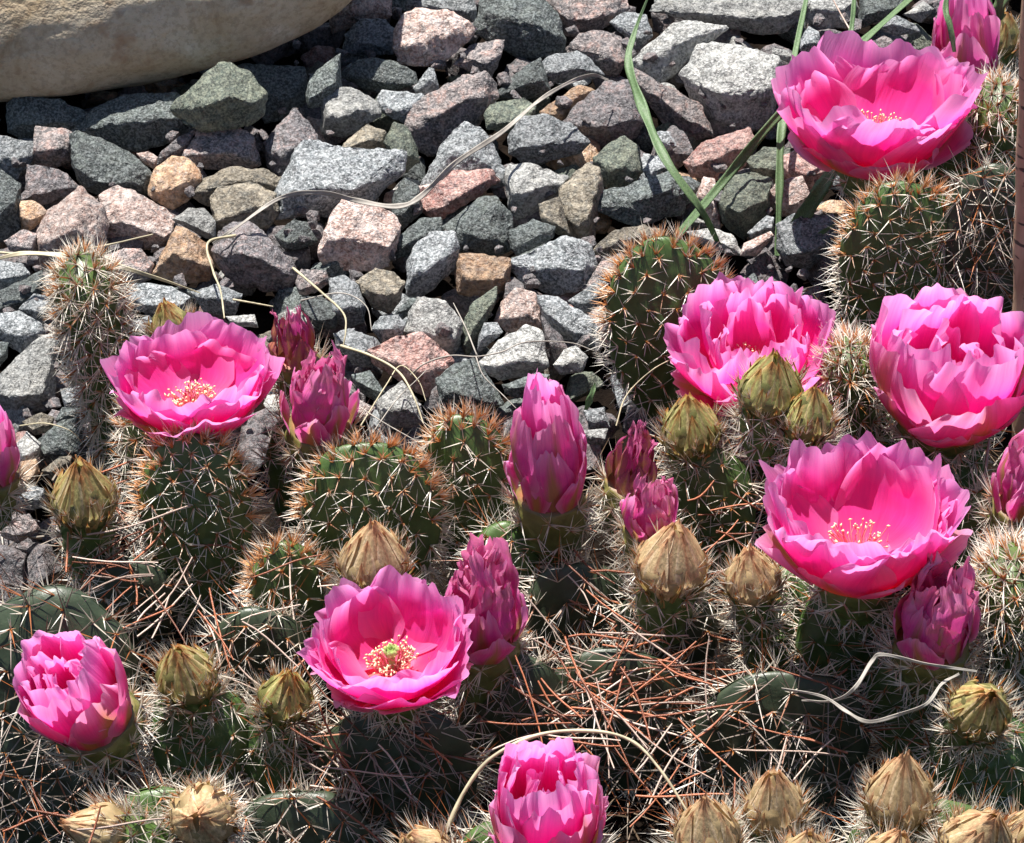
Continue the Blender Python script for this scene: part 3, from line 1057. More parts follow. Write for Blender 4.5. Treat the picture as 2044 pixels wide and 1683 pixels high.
    S.build("spine_cover", o)
    return o


def knobbly(prof, R, na, bump_h, c_lo, c_hi, z_skip=None, n_th=34, n_z=26, bsize=.0030):
    """surface of revolution with areole knobs; prof(t) -> r, z ; t in 0..1 from base to top"""
    t = np.linspace(0, 1, n_z)
    r, z = prof(t)
    th = np.linspace(0, 2 * np.pi, n_th, endpoint=False)
    TH, TT = np.meshgrid(th, t, indexing='ij')
    RR, ZZ = np.meshgrid(th, r, indexing='ij')[1], np.meshgrid(th, z, indexing='ij')[1]
    P = np.stack([RR * np.cos(TH), RR * np.sin(TH), ZZ], 2).reshape(-1, 3)
    ta = (np.arange(na) + .5) / na
    pa = np.arange(na) * 2.399963 + R.uniform(0, 6)
    # spread evenly by area
    dens = np.cumsum(np.maximum(r, 1e-4)); dens = dens / dens[-1]
    ta = np.interp(ta, dens, t)
    ra, za = prof(ta)
    A = np.stack([ra * np.cos(pa), ra * np.sin(pa), za], 1)
    dr = np.gradient(r, t); dzt = np.gradient(z, t)
    nr_, nz_ = np.interp(ta, t, dzt), -np.interp(ta, t, dr)
    ln = np.sqrt(nr_ ** 2 + nz_ ** 2) + 1e-9
    NA = np.stack([nr_ / ln * np.cos(pa), nr_ / ln * np.sin(pa), nz_ / ln], 1)
    n1, n2 = np.interp(TT.ravel(), t, dzt), -np.interp(TT.ravel(), t, dr)
    l2 = np.sqrt(n1 ** 2 + n2 ** 2) + 1e-9
    NP = np.stack([n1 / l2 * np.cos(TH.ravel()), n1 / l2 * np.sin(TH.ravel()), n2 / l2], 1)
    d2 = ((P[:, None] - A[None]) ** 2).sum(2).min(1)
    b = np.exp(-d2 / bsize ** 2)
    P = P + NP * (b * bump_h)[:, None]
    k = np.clip(TT.ravel(), 0, 1)[:, None] ** 2
    colr = np.asarray(c_lo) * (1 - k) + np.asarray(c_hi) * k
    colr = colr * (.75 + .5 * b[:, None])
    return P, grid_faces(n_th, n_z, True), colr, A + NA * bump_h, NA


def column(root, px, py, w, h, lean=10, roll=0, z=None, base_z=.0, dens=9, label=None, na=120):
    """a narrow young pad seen edge-on: a spiny column"""
    R = np.random.RandomState(900 + nseed())
    ax_ = axis_of(roll, -lean)
    fs = ax_.dot(C_U)
    zc = .05 if z is None else z
    if z is None:
        for _ in range(4):
            zc = base_z + h * mpp(at(px, py, zc)) / fs / 2 * ax_.z
    c = at(px, py, zc)
    k = mpp(c)
    Hh, r0 = h * k / fs, w * k / 2

    def prof(t):
        return r0 * np.clip((.78 + .25 * t) * np.sqrt(np.clip(1 - np.clip((t - .72) / .28, 0, 1) ** 2.2, 0.0, 1)), 1e-5, 1), (t - .5) * Hh
    P, F, colr, A, NA = knobbly(prof, R, na, .0016, GREEN_A, GREEN_B)
    Mx = Matrix.Translation(-root.location) @ frame(c, ax_) @ Matrix.Diagonal((1, 1.45, 1, 1))
    o = obj("pad", new_mesh("pad", P, F, M_SKIN, col=colr), root, Mx)
    if label:
        o["label"] = label
    S = Spines()
    cluster(S, A, NA, R, dens, .0092, 35, 85, CREAM, WHITE, .00020)
    cluster(S, A, NA, R, 3, .0058, 5, 50, RUST, ORANGE, .00026, down=-.4)
    nk = 40
    tk = np.linspace(.80, 1.0, nk); pk = np.arange(nk) * 2.4
    rk, zk = prof(tk)
    AK = np.stack([rk * np.cos(pk), rk * np.sin(pk), zk], 1)
    NK = np.stack([np.cos(pk) * .6, np.sin(pk) * .6, np.full(nk, .8)], 1)
    cluster(S, AK, NK, R, 9, .0075, 5, 70, CREAM, WHITE, .0002)
    cluster(S, AK, NK, R, 7, .0050, 0, 45, RUST, ORANGE, .00025)
    top = A[:, 2] > Hh * .20
    cluster(S, A[top], NA[top], R, 6, .0058, 5, 50, ORANGE, CREAM, .00022, down=-.6)
    S.build("spine_cover", o)
    return o


def recept(R, r_top, Lr, tall_k=1.0):
    def prof(t):
        return r_top * (.62 + .42 * np.sin(t * np.pi * .62) / np.sin(np.pi * .62) * 1.0), (t - 1) * Lr
    return prof


def rec_spines(o, A, NA, R, n=7, ln=.0084, bristle=True, dens_white=1.0):
    S = Spines()
    cluster(S, A, NA, R, n, ln, 40, 88, CREAM, WHITE * dens_white, .00023)
    cluster(S, A, NA, R, 2, ln * .55, 5, 50, RUST, ORANGE * .7 + WHITE * .3, .00024, down=-.3)
    if bristle:
        top = A[:, 2] > A[:, 2].max() - .010
        cluster(S, A[top], NA[top], R, 6, ln * 1.2, 5, 60, CREAM, WHITE, .00014, down=-.95)
        cluster(S, A[top], NA[top], R, 3, ln * 1.4, 5, 40, ORANGE * .6 + CREAM * .4, CREAM, .00012, down=-1.5)
    S.build("spine_cover", o)


# ------------------------------------------------------------------ buds
def bud(root, px, py, w, roll=0, lean=0, z=.065, rec=120, kind=0, tall=1.08, label=None, rows=6):
    R = np.random.RandomState(2000 + nseed())
    ax_ = axis_of(roll, lean)
    c = at(px, py, z)
    k = mpp(c)
    W = w * k * .87
    Hc = W * tall
    J = c - ax_ * (Hc * .46)
    Mi = Matrix.Translation(-root.location) @ frame(J, ax_, R.uniform(0, 6))
    Lr = rec * k
    # receptacle and core in one body
    n_r = .60

    def cr(t):
        t = np.clip(t, 0, 1)
        q = np.clip((t - .30) / .70, 0, 1)
        return W / 2 * (.82 + .18 * np.sin(np.clip(t / .30, 0, 1) * np.pi / 2)) * np.clip(1 - q ** 1.25, .0004, 1) ** 1.05

    def prof(t):
        t = np.asarray(t)
        lo = t < n_r
        tl, tu = np.clip(t / n_r, 0, 1), np.clip((t - n_r) / (1 - n_r), 0, 1)
        r = np.where(lo, W / 2 * (.58 + .24 * np.sin(tl * np.pi / 2)), .98 * cr(tu))
        zz = np.where(lo, (tl - 1) * Lr, tu * Hc * .9)
        return np.maximum(r, 1e-5), zz
    core = [(.13, .12, .04), (.30, .22, .11), (.12, .12, .035)][kind]
    P, F, colr, A, NA = knobbly(prof, R, 46, .0018, GREEN_A * 1.35, GREEN_B * 1.35)
    up = P[:, 2] > .0005
    colr[up] = core
    o = obj("bud", new_mesh("bud", P, F, M_SKIN, col=colr), root, Mi)
    if label:
        o["label"] = label
    k_ = A[:, 2] < .0008
    rec_spines(o, A[k_], NA[k_], R)
    nb = 34
    tb, pb = R.uniform(-.02, .48, nb), np.arange(nb) * 2.4 + R.uniform(0, 1, nb)
    rb = cr(tb) + .0012
    AB = np.stack([rb * np.cos(pb), rb * np.sin(pb), tb * Hc], 1)
    NB = np.stack([np.cos(pb) * .75, np.sin(pb) * .75, np.full(nb, .66)], 1)
    SB = Spines()
    cluster(SB, AB, NB, R, 5, .0066, 5, 50, CREAM, WHITE, .00013, down=-.9)
    cluster(SB, AB, NB, R, 3, .0046, 5, 40, RUST * 1.2, ORANGE, .00015, down=-.7)
    SB.build("bristle_cover", o)
    # overlapping pointed scales

    nu, nv = 7, 11
    uu, vv = np.linspace(-1, 1, nu), np.linspace(0, 1, nv)
    U, Vv = np.meshgrid(uu, vv, indexing='ij')
    Fs = grid_faces(nu, nv)
    # (count, start, length, width, lift, tip lift): small leafy points below, long hugging sepals above
    for m, t0, dt0, wk, lf, tl in ((5, .26, .74, 1.25, .0001, .0005), (6, .10, .74, .95, .0004, .0007), (7, .0, .58, .55, .0008, .0012), (8, -.08, .40, .32, .0012, .0019), (9, -.20, .28, .26, .0012, .0026)):
        o0 = R.uniform(0, 6)
        for q in range(m):
            ph = o0 + 2 * math.pi * q / m + R.normal(0, .13)
            dt = dt0 * R.uniform(.85, 1.15)
            t = t0 + R.normal(0, .03) + Vv * dt
            hw = (math.pi * W / 2 / m) * wk * R.uniform(.85, 1.12)
            wid = hw * np.clip(1 - Vv ** 2.1, .02, 1) ** .85 * (.75 + .7 * Vv * (1 - Vv))
            r_ = cr(np.maximum(t, 0)) + np.where(t < 0, t * W * .02, 0)
            lift = lf + Vv ** 2 * tl * R.uniform(.2, 1.5)
            zz = np.minimum(t, 1.06) * Hc + Vv ** 3 * .0008
            fold = -np.abs(U) ** 1.6 * .0004 * (1 - Vv) + .0003 * np.sin(U * 5 + q)
            rt = np.maximum(r_, .0005) + lift + fold
            skew = R.uniform(-.18, .18) * Vv
            phi = ph + skew + U * np.minimum(wid / np.maximum(rt, W * .12), 1.0)
            Pv = np.stack([rt * np.cos(phi), rt * np.sin(phi), zz], 2).reshape(-1, 3)
            uv = np.stack([(U.ravel() + 1) / 2, Vv.ravel()], 1)
            obj("scale", new_mesh("scale", Pv, Fs, M_BRACT if wk < .4 else M_SCALE[kind], uv=uv), o)
    return o


# ------------------------------------------------------------------ flowers
def bez(c, s):
    s = s[..., None]
    p0, p1, p2, p3 = [np.array(q) for q in c]
    return p0 * (1 - s) ** 3 + 3 * p1 * s * (1 - s) ** 2 + 3 * p2 * s ** 2 * (1 - s) + p3 * s ** 3


def petal_mesh(ctrl, W, R, mat, frill=1.0, ruffle=.0016, crumple=0.0, phi0=0.0, wrap=1.0, point=0.0, twist=0.0, nu=17, nv=20):
    u = np.linspace(-1, 1, nu)
    v = np.linspace(0, 1, nv)
    U, Vv = np.meshgrid(u, v, indexing='ij')
    Lu = 1 - .10 * np.abs(u) ** 4 - point * .30 * np.abs(u) ** 1.3
    for kf, am in ((2.6, .030), (5.5, .022), (11.0, .020), (19.0, .017), (29.0, .009)):
        Lu = Lu + frill * am * np.sin(u * kf + R.uniform(0, 6.28))
    if R.rand() < .6:
        Lu = Lu - frill * R.uniform(.03, .08) * np.exp(-((u - R.uniform(-.45, .45)) / .13) ** 2)
    S = Vv * Lu[:, None]
    rz = bez(ctrl, S)
    r, z = rz[..., 0], rz[..., 1]
    rmax = max(q[0] for q in ctrl)
    wsh = np.clip(.22 + .95 * np.sin(np.clip(Vv / .74, 0, 1) * np.pi / 2) ** 1.25, 0, 1.1)
    wsh = wsh * np.sqrt(np.clip(1 - (.42 + .45 * point) * np.clip((Vv - .70) / .30, 0, 1) ** 2, .02, 1))
    x = U * W * wsh
    rw = (np.maximum(r, .42 * rmax)) * wrap + .002
    dphi = x / rw
    a1, a2, a3 = R.uniform(0, 6.28, 3)
    ruf = ruffle * (Vv ** 2.2) * (1.15 * np.sin(U * 3.2 + a1) + .5 * np.sin(U * 7.5 + a2 + Vv * 3) + .42 * Vv ** 4 * np.sin(U * 16 + a3))
    ruf = ruf + ruffle * .55 * np.sin(U * 6 + a2) * Vv * (1 - Vv)
    ph = phi0 + dphi + twist * Vv ** 2
    # keep the far sides of wide petals from wrapping tighter than the cup
    px_ = (r + ruf) * np.cos(ph)
    py_ = (r + ruf) * np.sin(ph)
    pz_ = z + .8 * ruf * np.cos(U * 2 + a3) + .10 * W * (U ** 2) * Vv * R.uniform(-.6, 1.0)
    P = np.stack([px_, py_, pz_], 2).reshape(-1, 3)
    if crumple:
        for kf, am in ((260, .9), (520, .6), (950, .4)):
            D = R.normal(0, 1, (3, 3))
            D = D / np.linalg.norm(D, axis=1)[:, None] * kf
            phs = R.uniform(0, 6.28, 3)
            P = P + crumple * am * np.sin(P @ D.T + phs) * (.25 + Vv.reshape(-1, 1) ** 1.2)
    uv = np.stack([(U.ravel() + 1) / 2, Vv.ravel()], 1)
    return new_mesh("petal", P, grid_faces(nu, nv), mat, uv=uv)


def stamens(o, R, r0, z0, n, ln, spread, stigma=False, zoff=0.0):
    Vs, Fs, Cs, nv = [], [], [], 0
    for i in range(n):
        a = R.uniform(0, 6.28)
        rr = r0 * math.sqrt(R.uniform(.02, 1))
        p0 = np.array([rr * math.cos(a) * .5, rr * math.sin(a) * .5, z0 * .4])
        p2 = np.array([(rr + spread * R.uniform(.2, 1)) * math.cos(a), (rr + spread * R.uniform(.2, 1)) * math.sin(a), z0 + ln * R.uniform(.7, 1.15)])
        p1 = (p0 + p2) / 2 + np.array([0, 0, ln * .2]) + R.normal(0, .0008, 3)
        V, F = tube([p0, p1, p2], .00020, 3)
        Vs.append(V); Fs.append(F + nv); nv += len(V)
        Cs.append(np.tile([.95, .36, .36], (len(V), 1)))
        d = R.normal(0, 1, 3); d /= np.linalg.norm(d)
        e = np.cross(d, [.3, .4, .8]); e /= np.linalg.norm(e)
        f = np.cross(d, e)
        q, w = .00085 * R.uniform(.8, 1.25), .00042
        V = np.array([p2 - d * q, p2 + e * w, p2 + f * w, p2 - e * w, p2 - f * w, p2 + d * q])
        F = np.array([(0, 2, 1, 1), (0, 3, 2, 2), (0, 4, 3, 3), (0, 1, 4, 4), (5, 1, 2, 2), (5, 2, 3, 3), (5, 3, 4, 4), (5, 4, 1, 1)])[:, :3]
        F = np.column_stack([F, F[:, 2]])
        Vs.append(V); Fs.append(F + nv); nv += 6
        Cs.append(np.tile(np.array([.94, .84, .56]) * R.uniform(.85, 1.1), (6, 1)))
    Fa = np.concatenate(Fs)
    tri = Fa[:, 2] == Fa[:, 3]
    me = new_mesh("stamen_cluster", np.concatenate(Vs), [Fa[~tri], Fa[tri][:, :3]], M_STAMEN, col=np.concatenate(Cs))
    tag(obj("stamen_cluster", me, o), kind="stuff")
    if stigma:
        Vs, Fs, nv = [], [], 0
        V, F = tube([(0, 0, 0), (0, 0, z0 + ln)], .0010, 8)
        Vs.append(V); Fs.append(F); nv = len(V)
        for i in range(7):
            a = i * 2 * math.pi / 7
            d = Vector((math.cos(a), math.sin(a), 0))
            top = Vector((0, 0, z0 + ln))
            V, F = tube([top, top + d * .0014 + Vector((0, 0, .0014)), top + d * .0020 + Vector((0, 0, .0030)), top + d * .0016 + Vector((0, 0, .0036))], lambda t: .0010 * (1 - .7 * t ** 4), 6)
            Vs.append(V); Fs.append(F + nv); nv += len(V)
        V = np.concatenate(Vs)
        obj("stigma", new_mesh("stigma", V, np.concatenate(Fs), M_STAMEN, col=np.tile([.55, .68, .25], (len(V), 1))), o)


def flower(root, px, py, z, Rp, style='open', H=.62, roll=0, lean=0, rec=90, seed=None, label=None, st=60, stigma=False, hue=None):
    """Rp: rim radius in picture pixels; (px, py, z): where the petals leave the green base"""
    R = np.random.RandomState(seed or 4000 + nseed())
    ax_ = axis_of(roll, lean)
    J = at(px, py, z)
    k = mpp(J)
    rim = Rp * k
    Mi = Matrix.Translation(-root.location) @ frame(J, ax_)
    Lr = rec * k
    rtop = min(.0145, rim * (.36 if style in ('open', 'cup') else .80))
    P, F, colr, A, NA = knobbly(recept(R, rtop, Lr), R, 34, .0017, GREEN_A * 1.3, np.array([.17, .15, .045]))
    nring, ntop = 34, 26
    P = np.concatenate([P, [[0, 0, -.001]]])
    colr = np.concatenate([colr, [[.75, .10, .12]]])
    colr[np.arange(nring) * ntop + ntop - 1] = (.55, .10, .08) if style in ('open', 'cup') else (.15, .12, .04)
    fan = np.array([(i * ntop + ntop - 1, ((i + 1) % nring) * ntop + ntop - 1, len(P) - 1) for i in range(nring)])
    o = obj("flower", new_mesh("flower", P, [F, fan], M_SKIN, col=colr), root, Mi)
    if label:
        o["label"] = label
    rec_spines(o, A, NA, R, bristle=style not in ('open', 'cup'))
    Hh = rim * H
    if style == 'open':
        wh = [  # n, R, H, mid r, mid h, width k, mat, frill, ruffle, point
            (5, .92, .40, .84, -.04, 1.05, M_TEPAL, .9, .0026, .10),
            (6, 1.03, .90, .92, .02, 1.45, M_PETAL, 1.0, .0024, .0),
            (5, .97, 1.05, .90, .05, 1.45, M_PETAL, 1.1, .0022, .0),
            (3, .84, .92, .82, .09, 1.15, M_PETAL, 1.1, .0022, .0)]
    elif style == 'cup':
        wh = [(5, 1.10, .36, .98, -.03, 1.05, M_TEPAL, .8, .0026, .15),
              (6, 1.00, .92, 1.02, .08, 1.35, M_PETAL, 1.1, .0026, .0),
              (6, .86, 1.16, .94, .13, 1.35, M_PETAL, 1.2, .0026, .0),
              (5, .64, 1.12, .76, .18, 1.30, M_PETAL, 1.2, .0026, .0),
              (3, .42, 1.00, .52, .22, 1.2, M_PETAL, 1.2, .0022, .0)]
    elif style == 'closed':
        wh = [(5, .98, .42, 1.10, .10, .85, M_TEPAL, .5, .0012, .7),
              (4, .88, .70, 1.14, .16, 1.05, M_CLOSED, .7, .0016, .35),
              (4, .60, .94, 1.06, .20, 1.30, M_CLOSED, .9, .0020, .1),
              (3, .36, 1.06, .86, .25, 1.35, M_PETAL, 1.0, .0022, .0),
              (2, .16, .98, .55, .3, 1.2, M_PETAL, 1.0, .0016, .1)]
    elif style == 'half':
        wh = [(5, 1.04, .46, 1.08, .06, 1.00, M_TEPAL, .6, .0018, .35),
              (4, 1.00, .84, 1.12, .12, 1.15, M_TEPAL, .7, .0020, .08),
              (4, .84, 1.02, 1.06, .16, 1.35, M_PETAL, .9, .0022, .0),
              (4, .60, 1.04, .86, .22, 1.35, M_PETAL, 1.0, .0026, .0),
              (3, .30, .92, .56, .3, 1.2, M_PETAL, 1.0, .0024, .0)]
    elif style == 'wilt':
        wh = [(5, .96, .52, 1.12, .08, .95, M_TEPAL, .4, .0010, .5),
              (5, .76, .76, 1.12, .12, 1.05, M_CLOSED, .8, .0016, .25),
              (4, .50, .94, .94, .18, 1.20, M_WILT, 1.2, .0024, .0),
              (5, .44, 1.05, .60, .24, 1.10, M_WILT, 1.5, .0030, .0)]
    else:  # dried
        wh = [(6, .72, .55, 1.10, .06, .95, M_DRY, .4, .0008, .5),
              (6, .50, .80, .95, .12, .90, M_DRY, .8, .0012, .3),
              (5, .42, 1.00, .55, .20, .90, M_WILT, 1.4, .0016, .0)]
    cru = {'open': .00012, 'cup': .0002, 'closed': .00025, 'half': .00018, 'wilt': .0009, 'dry': .0009}[style]
    for wi, (n, kr, kh, mr, mh, wk, mat, fr, ru, pt) in enumerate(wh):
        off = R.uniform(0, 6.28)
        for i in range(n):
            jj = .10 if style in ('open', 'cup', 'half') else .20
            ph = off + 2 * math.pi * i / n + R.normal(0, jj * 1.2)
            j1, j2 = R.uniform(1 - jj, 1 + jj * .8), R.uniform(1 - jj, 1 + jj)
            r_end, h_end = rim * kr * j1, Hh * kh * j2
            r_mid, h_mid = rim * mr * j1, Hh * mh
            flare = R.uniform(-.05, .12) if style in ('open', 'cup') else 0
            ctrl = [(rtop * max(.45, 1.03 - .16 * wi), -.0040 + .0016 * wi), (r_mid * .72, h_mid), (r_mid * 1.0, h_end * .52), (r_end * (1 + flare), h_end)]
            Wd = wk * math.pi * max(r_end, r_mid * .85) / n
            me = petal_mesh(ctrl, Wd, R, mat, fr * {'half': .55, 'cup': .75, 'closed': .6, 'wilt': .8}.get(style, 1.0), ru * rim / .038 * (1.0 if style in ('open', 'cup') else 1.5), cru * (1.4 if wi >= 2 else .6), ph, 1.02 if style == 'open' else 1.0, pt,
                            R.uniform(-.2, .2) if style in ('wilt', 'closed', 'dry') else 0, 31, 17)
            obj("petal", me, o)
    if st and style in ('open', 'cup'):
        stamens(o, R, rim * .22, Hh * .10, int(st * 1.9), Hh * .34, rim * .15, stigma)
    return o


# ------------------------------------------------------------------ the cactus plants
def plant(px, py, label):
    r = bpy.data.objects.new("cactus_plant", None)
    r.empty_display_size = .02
    COL.objects.link(r)
    r.location = at(px, py, -.006)
    return tag(r, label, "cactus")


A_ = plant(300, 1130, "cactus clump with a tall spiny column, an open pink flower and a pointed olive bud")
B_ = plant(820, 1330, "cactus clump with two round orange-rimmed pads and a ruffled pink flower in front of them")
C_ = plant(1400, 1120, "cactus clump with a big round dark pad and a cluster of four olive-brown buds")
D_ = plant(1830, 640, "cactus clump beside the woody stem, wide open pink flower above its round pad")
E_ = plant(1760, 1330, "cactus clump with the largest open pink flower and a wilting flower beside it")
F_ = plant(300, 1640, "cactus clump with a broad dark pad, a half-open pink flower and several olive buds")
G_ = plant(1500, 1760, "low cactus clump with a row of pale tan pointed buds and one half-open pink flower")

# clump A
column(A_, 205, 715, 118, 400, lean=14, roll=-9, label="tall narrow column densely covered in white spines", dens=14, na=170)
column(A_, 300, 900, 110, 240, lean=8, roll=8)
pad(A_, 392, 1055, 255, 390, lean=18, label="upright oval pad with an orange-bristled rim under the open flower", sp=.0080)
pad(A_, 260, 1210, 230, 200, lean=12, young=0, z=.016, green=GREEN_C)
pad(F_, 520, 1330, 240, 240, lean=12, young=0, z=.016, green=GREEN_C)
pad(A_, 600, 960, 150, 260, lean=18, yaw=20, young=0)
flower(A_, 388, 832, .062, 156, 'open', .76, lean=-6, rec=110, label="wide open pale pink flower with cream stamens above the oval pad", st=75)
flower(A_, 638, 850, .062, 72, 'wilt', 2.15, roll=3, rec=130, label="closed crumpled magenta flower with olive outer petals")
flower(A_, 590, 715, .052, 50, 'dry', 2.4, roll=-4, rec=120, label="dried brown and maroon shrivelled flower")
bud(A_, 165, 975, 142, roll=0, lean=2, z=.062, rec=190, kind=0, label="pointed olive bud with brown scale tips", tall=1.15)
bud(A_, 338, 640, 90, roll=-10, z=.046, rec=120, kind=0)
flower(A_, -12, 950, .060, 50, 'closed', 3.2, roll=6, rec=120, label="slender closed pink flower cut by the picture edge")

# clump B
pad(B_, 742, 1055, 320, 350, lean=18, label="broad round dark green pad edged with orange bristles", sp=.0092)
pad(B_, 935, 990, 205, 330, lean=18, roll=3, label="smaller pad with orange-bristled rim behind the broad round pad", sp=.0092)
pad(B_, 575, 1200, 170, 240, lean=16, yaw=15, z=.024)
pad(B_, 1010, 1160, 170, 240, lean=15, young=0, z=.024)
bud(B_, 746, 1100, 148, z=.068, rec=110, kind=1, label="plump tan-olive bud with striped scales in front of the broad pad", tall=1.08)
flower(B_, 785, 1352, .070, 158, 'open', .86, roll=-2, lean=0, rec=100, label="open ruffled pink flower with orange stamens and a pale green stigma", st=70, stigma=True)
flower(B_, 960, 1275, .056, 84, 'wilt', 2.4, roll=1, rec=170, label="closing pink flower with folded petals beside the ruffled flower")
flower(B_, 1098, 985, .058, 78, 'closed', 3.25, roll=-2, rec=190, label="tall closed magenta flower standing on a spiny green base")
pad(B_, 790, 1560, 380, 320, lean=14, young=0, long=1.0, green=GREEN_C, z=.026, sp=.0120, dens=5)
pad(B_, 1020, 1430, 260, 260, lean=14, young=0, long=.6, green=GREEN_C, z=.026, sp=.012, dens=5)

# clump C
pad(C_, 1335, 665, 290, 370, lean=18, roll=3, label="big round dark green pad with long white spines and orange rim", sp=.0105)
pad(C_, 1600, 900, 260, 300, lean=20, young=0, z=.03)
flower(C_, 1503, 758, .050, 152, 'cup', .90, roll=-4, lean=2, rec=100, label="deep cup-shaped pink flower with crowded inner petals", st=25)
column(C_, 1700, 790, 95, 200, lean=5, roll=-6, z=.055, dens=9, na=60)
bud(C_, 1378, 840, 130, roll=-6, z=.060, rec=130, kind=2, label="olive bud with a ragged tip beside the big round pad")
bud(C_, 1540, 758, 138, roll=2, z=.100, rec=120, kind=2, label="round olive bud overlapping the cup-shaped flower")
bud(C_, 1617, 818, 112, roll=4, z=.094, rec=90, kind=2, label="smaller brown-tipped bud beside the round olive bud")
flower(C_, 1258, 965, .050, 52, 'dry', 2.5, roll=6, rec=120, label="shrivelled orange and magenta spent flower")
flower(C_, 1296, 1055, .060, 52, 'wilt', 2.2, roll=2, rec=120, label="small wilted magenta flower above a bristly tan bud")
bud(C_, 1342, 1105, 158, roll=4, z=.070, rec=150, kind=1, label="broad bristly tan bud under the small wilted flower")
bud(C_, 1500, 1140, 118, roll=-8, z=.066, rec=120, kind=1, label="brown pointed bud tucked beside the largest flower")
pad(C_, 1420, 1030, 200, 280, lean=20, young=0, z=.025)
pad(C_, 1330, 1280, 240, 260, lean=14, young=0, z=.022, green=GREEN_C)
pad(C_, 1160, 1240, 260, 240, lean=12, young=0, z=.020, green=GREEN_C, sp=.012, dens=4, long=.5)
pad(C_, 1230, 1440, 360, 300, lean=14, young=0, long=.9, green=GREEN_C, z=.016, sp=.0120, dens=5)

# clump D
pad(D_, 1795, 560, 285, 390, lean=18, roll=-3, label="tall round pad crowded with golden spines below the wide open flower", sp=.0085)
pad(D_, 1965, 540, 220, 400, lean=12, young=0, long=.7, green=GREEN_C)
pad(D_, 1900, 400, 200, 240, lean=10, yaw=-10, young=0, z=.026)
column(D_, 1972, 320, 110, 280, lean=6, roll=4, z=.040, dens=10)
flower(D_, 1744, 312, .052, 180, 'open', .90, roll=-2, lean=-8, rec=90, label="wide open pink bowl-shaped flower next to the green grass blades", st=70)
flower(D_, 1928, 160, .040, 68, 'closed', 3.0, roll=-5, rec=160, label="closed pink flower crossed by a pale grass blade")
flower(D_, 1880, 822, .064, 150, 'half', 1.42, roll=3, lean=4, rec=80, label="goblet-shaped pink flower with pale petal edges beside the woody stem", st=0)
pad(D_, 1860, 900, 260, 300, lean=18, young=0, z=.03)
bud(D_, 2000, 60, 90, roll=4, z=.045, rec=100, kind=0)

# clump E
flower(E_, 1712, 1132, .078, 192, 'open', .94, roll=-1, lean=-8, rec=110, label="largest open hot pink flower with a small tuft of cream stamens", st=26)
flower(E_, 1860, 1285, .066, 82, 'wilt', 2.1, roll=2, rec=100, label="wilting magenta flower with mottled olive petals under the largest flower")
flower(E_, 2040, 1010, .066, 62, 'wilt', 2.6, roll=4, rec=120, label="fading pink flower at the foot of the woody stem")
bud(E_, 1962, 1410, 132, roll=6, lean=22, z=.070, rec=130, kind=0, label="olive bud with pinkish tip above curled grey grass")
column(E_, 2015, 1240, 130, 260, lean=4, z=.055, dens=12)
pad(E_, 1700, 1300, 260, 300, lean=22, young=0, z=.034)
pad(E_, 1840, 1400, 260, 300, lean=24, young=0, z=.030)
pad(E_, 1960, 1120, 220, 280, lean=18, young=0, z=.03)
pad(E_, 1960, 1540, 260, 260, lean=24, young=0, z=.034)
pad(E_, 1560, 1260, 200, 260, lean=24, young=0, z=.028)

# clump F
pad(F_, 100, 1450, 430, 560, lean=24, roll=-4, young=0, long=1.0, green=GREEN_C, sp=.0115, label="broad old dark pad with long straggling grey spines", thick=.010, base_z=-.006, dens=4)
flower(F_, 188, 1432, .072, 98, 'half', 1.95, roll=-16, lean=10, rec=100, label="half-open pink flower leaning away from a neighbouring olive bud", st=0)
bud(F_, 366, 1335, 130, roll=-8, lean=6, z=.066, rec=150, kind=0, label="olive bud with a bent brown tip beside the half-open flower")
bud(F_, 572, 1380, 112, roll=8, lean=6, z=.060, rec=130, kind=2, label="small bristly olive bud beside the ruffled pink flower")
bud(F_, 180, 1655, 118, roll=-52, lean=25, z=.080, rec=110, kind=1, label="tan bud lying sideways with its tip outward")
bud(F_, 400, 1630, 140, roll=0, lean=42, z=.082, rec=110, kind=1, label="round bristly tan bud seen from above its tip")
pad(F_, 400, 1480, 230, 260, lean=24, young=0, z=.035)
pad(F_, 560, 1500, 200, 220, lean=26, young=0, z=.030)
pad(F_, 330, 1700, 330, 260, lean=18, young=0, z=.045)
pad(F_, 600, 1700, 330, 260, lean=14, young=0, z=.020, green=GREEN_C, long=.8, sp=.0105)

# clump G
flower(G_, 1090, 1690, .074, 108, 'half', 2.15, roll=0, lean=4, rec=90, label="half-open pink flower under an arching pale dry stem", st=0)
bud(G_, 1800, 1568, 150, z=.090, rec=110, kind=1, label="largest pale tan pointed bud", tall=1.25)
bud(G_, 1545, 1592, 128, roll=-4, z=.086, rec=110, kind=1, label="pale peach-tipped pointed bud between two tan buds", tall=1.3)
bud(G_, 1410, 1645, 140, roll=-6, z=.088, rec=110, kind=1, label="tan striped bud at the end of the bud row", tall=1.15)
bud(G_, 1612, 1705, 126, roll=0, z=.094, rec=80, kind=1)
bud(G_, 1782, 1705, 128, roll=10, z=.096, rec=80, kind=1)
bud(G_, 1960, 1672, 165, roll=10, lean=10, z=.092, rec=90, kind=1, label="wide tan bud with a brown tip")
bud(G_, 2060, 1660, 130, roll=6, z=.080, rec=90, kind=1)
bud(G_, 838, 1700, 128, roll=-20, lean=12, z=.080, rec=90, kind=1, label="tan bud leaning over near the half-open pink flower")
pad(G_, 1560, 1500, 400, 340, lean=14, young=0, long=.9, green=GREEN_C, z=.020, sp=.0120, dens=5)
pad(G_, 1470, 1730, 330, 240, lean=20, young=0, z=.050)
pad(G_, 1850, 1720, 380, 260, lean=20, young=0, z=.050)
pad(G_, 1050, 1740, 330, 240, lean=20, young=0, z=.040)

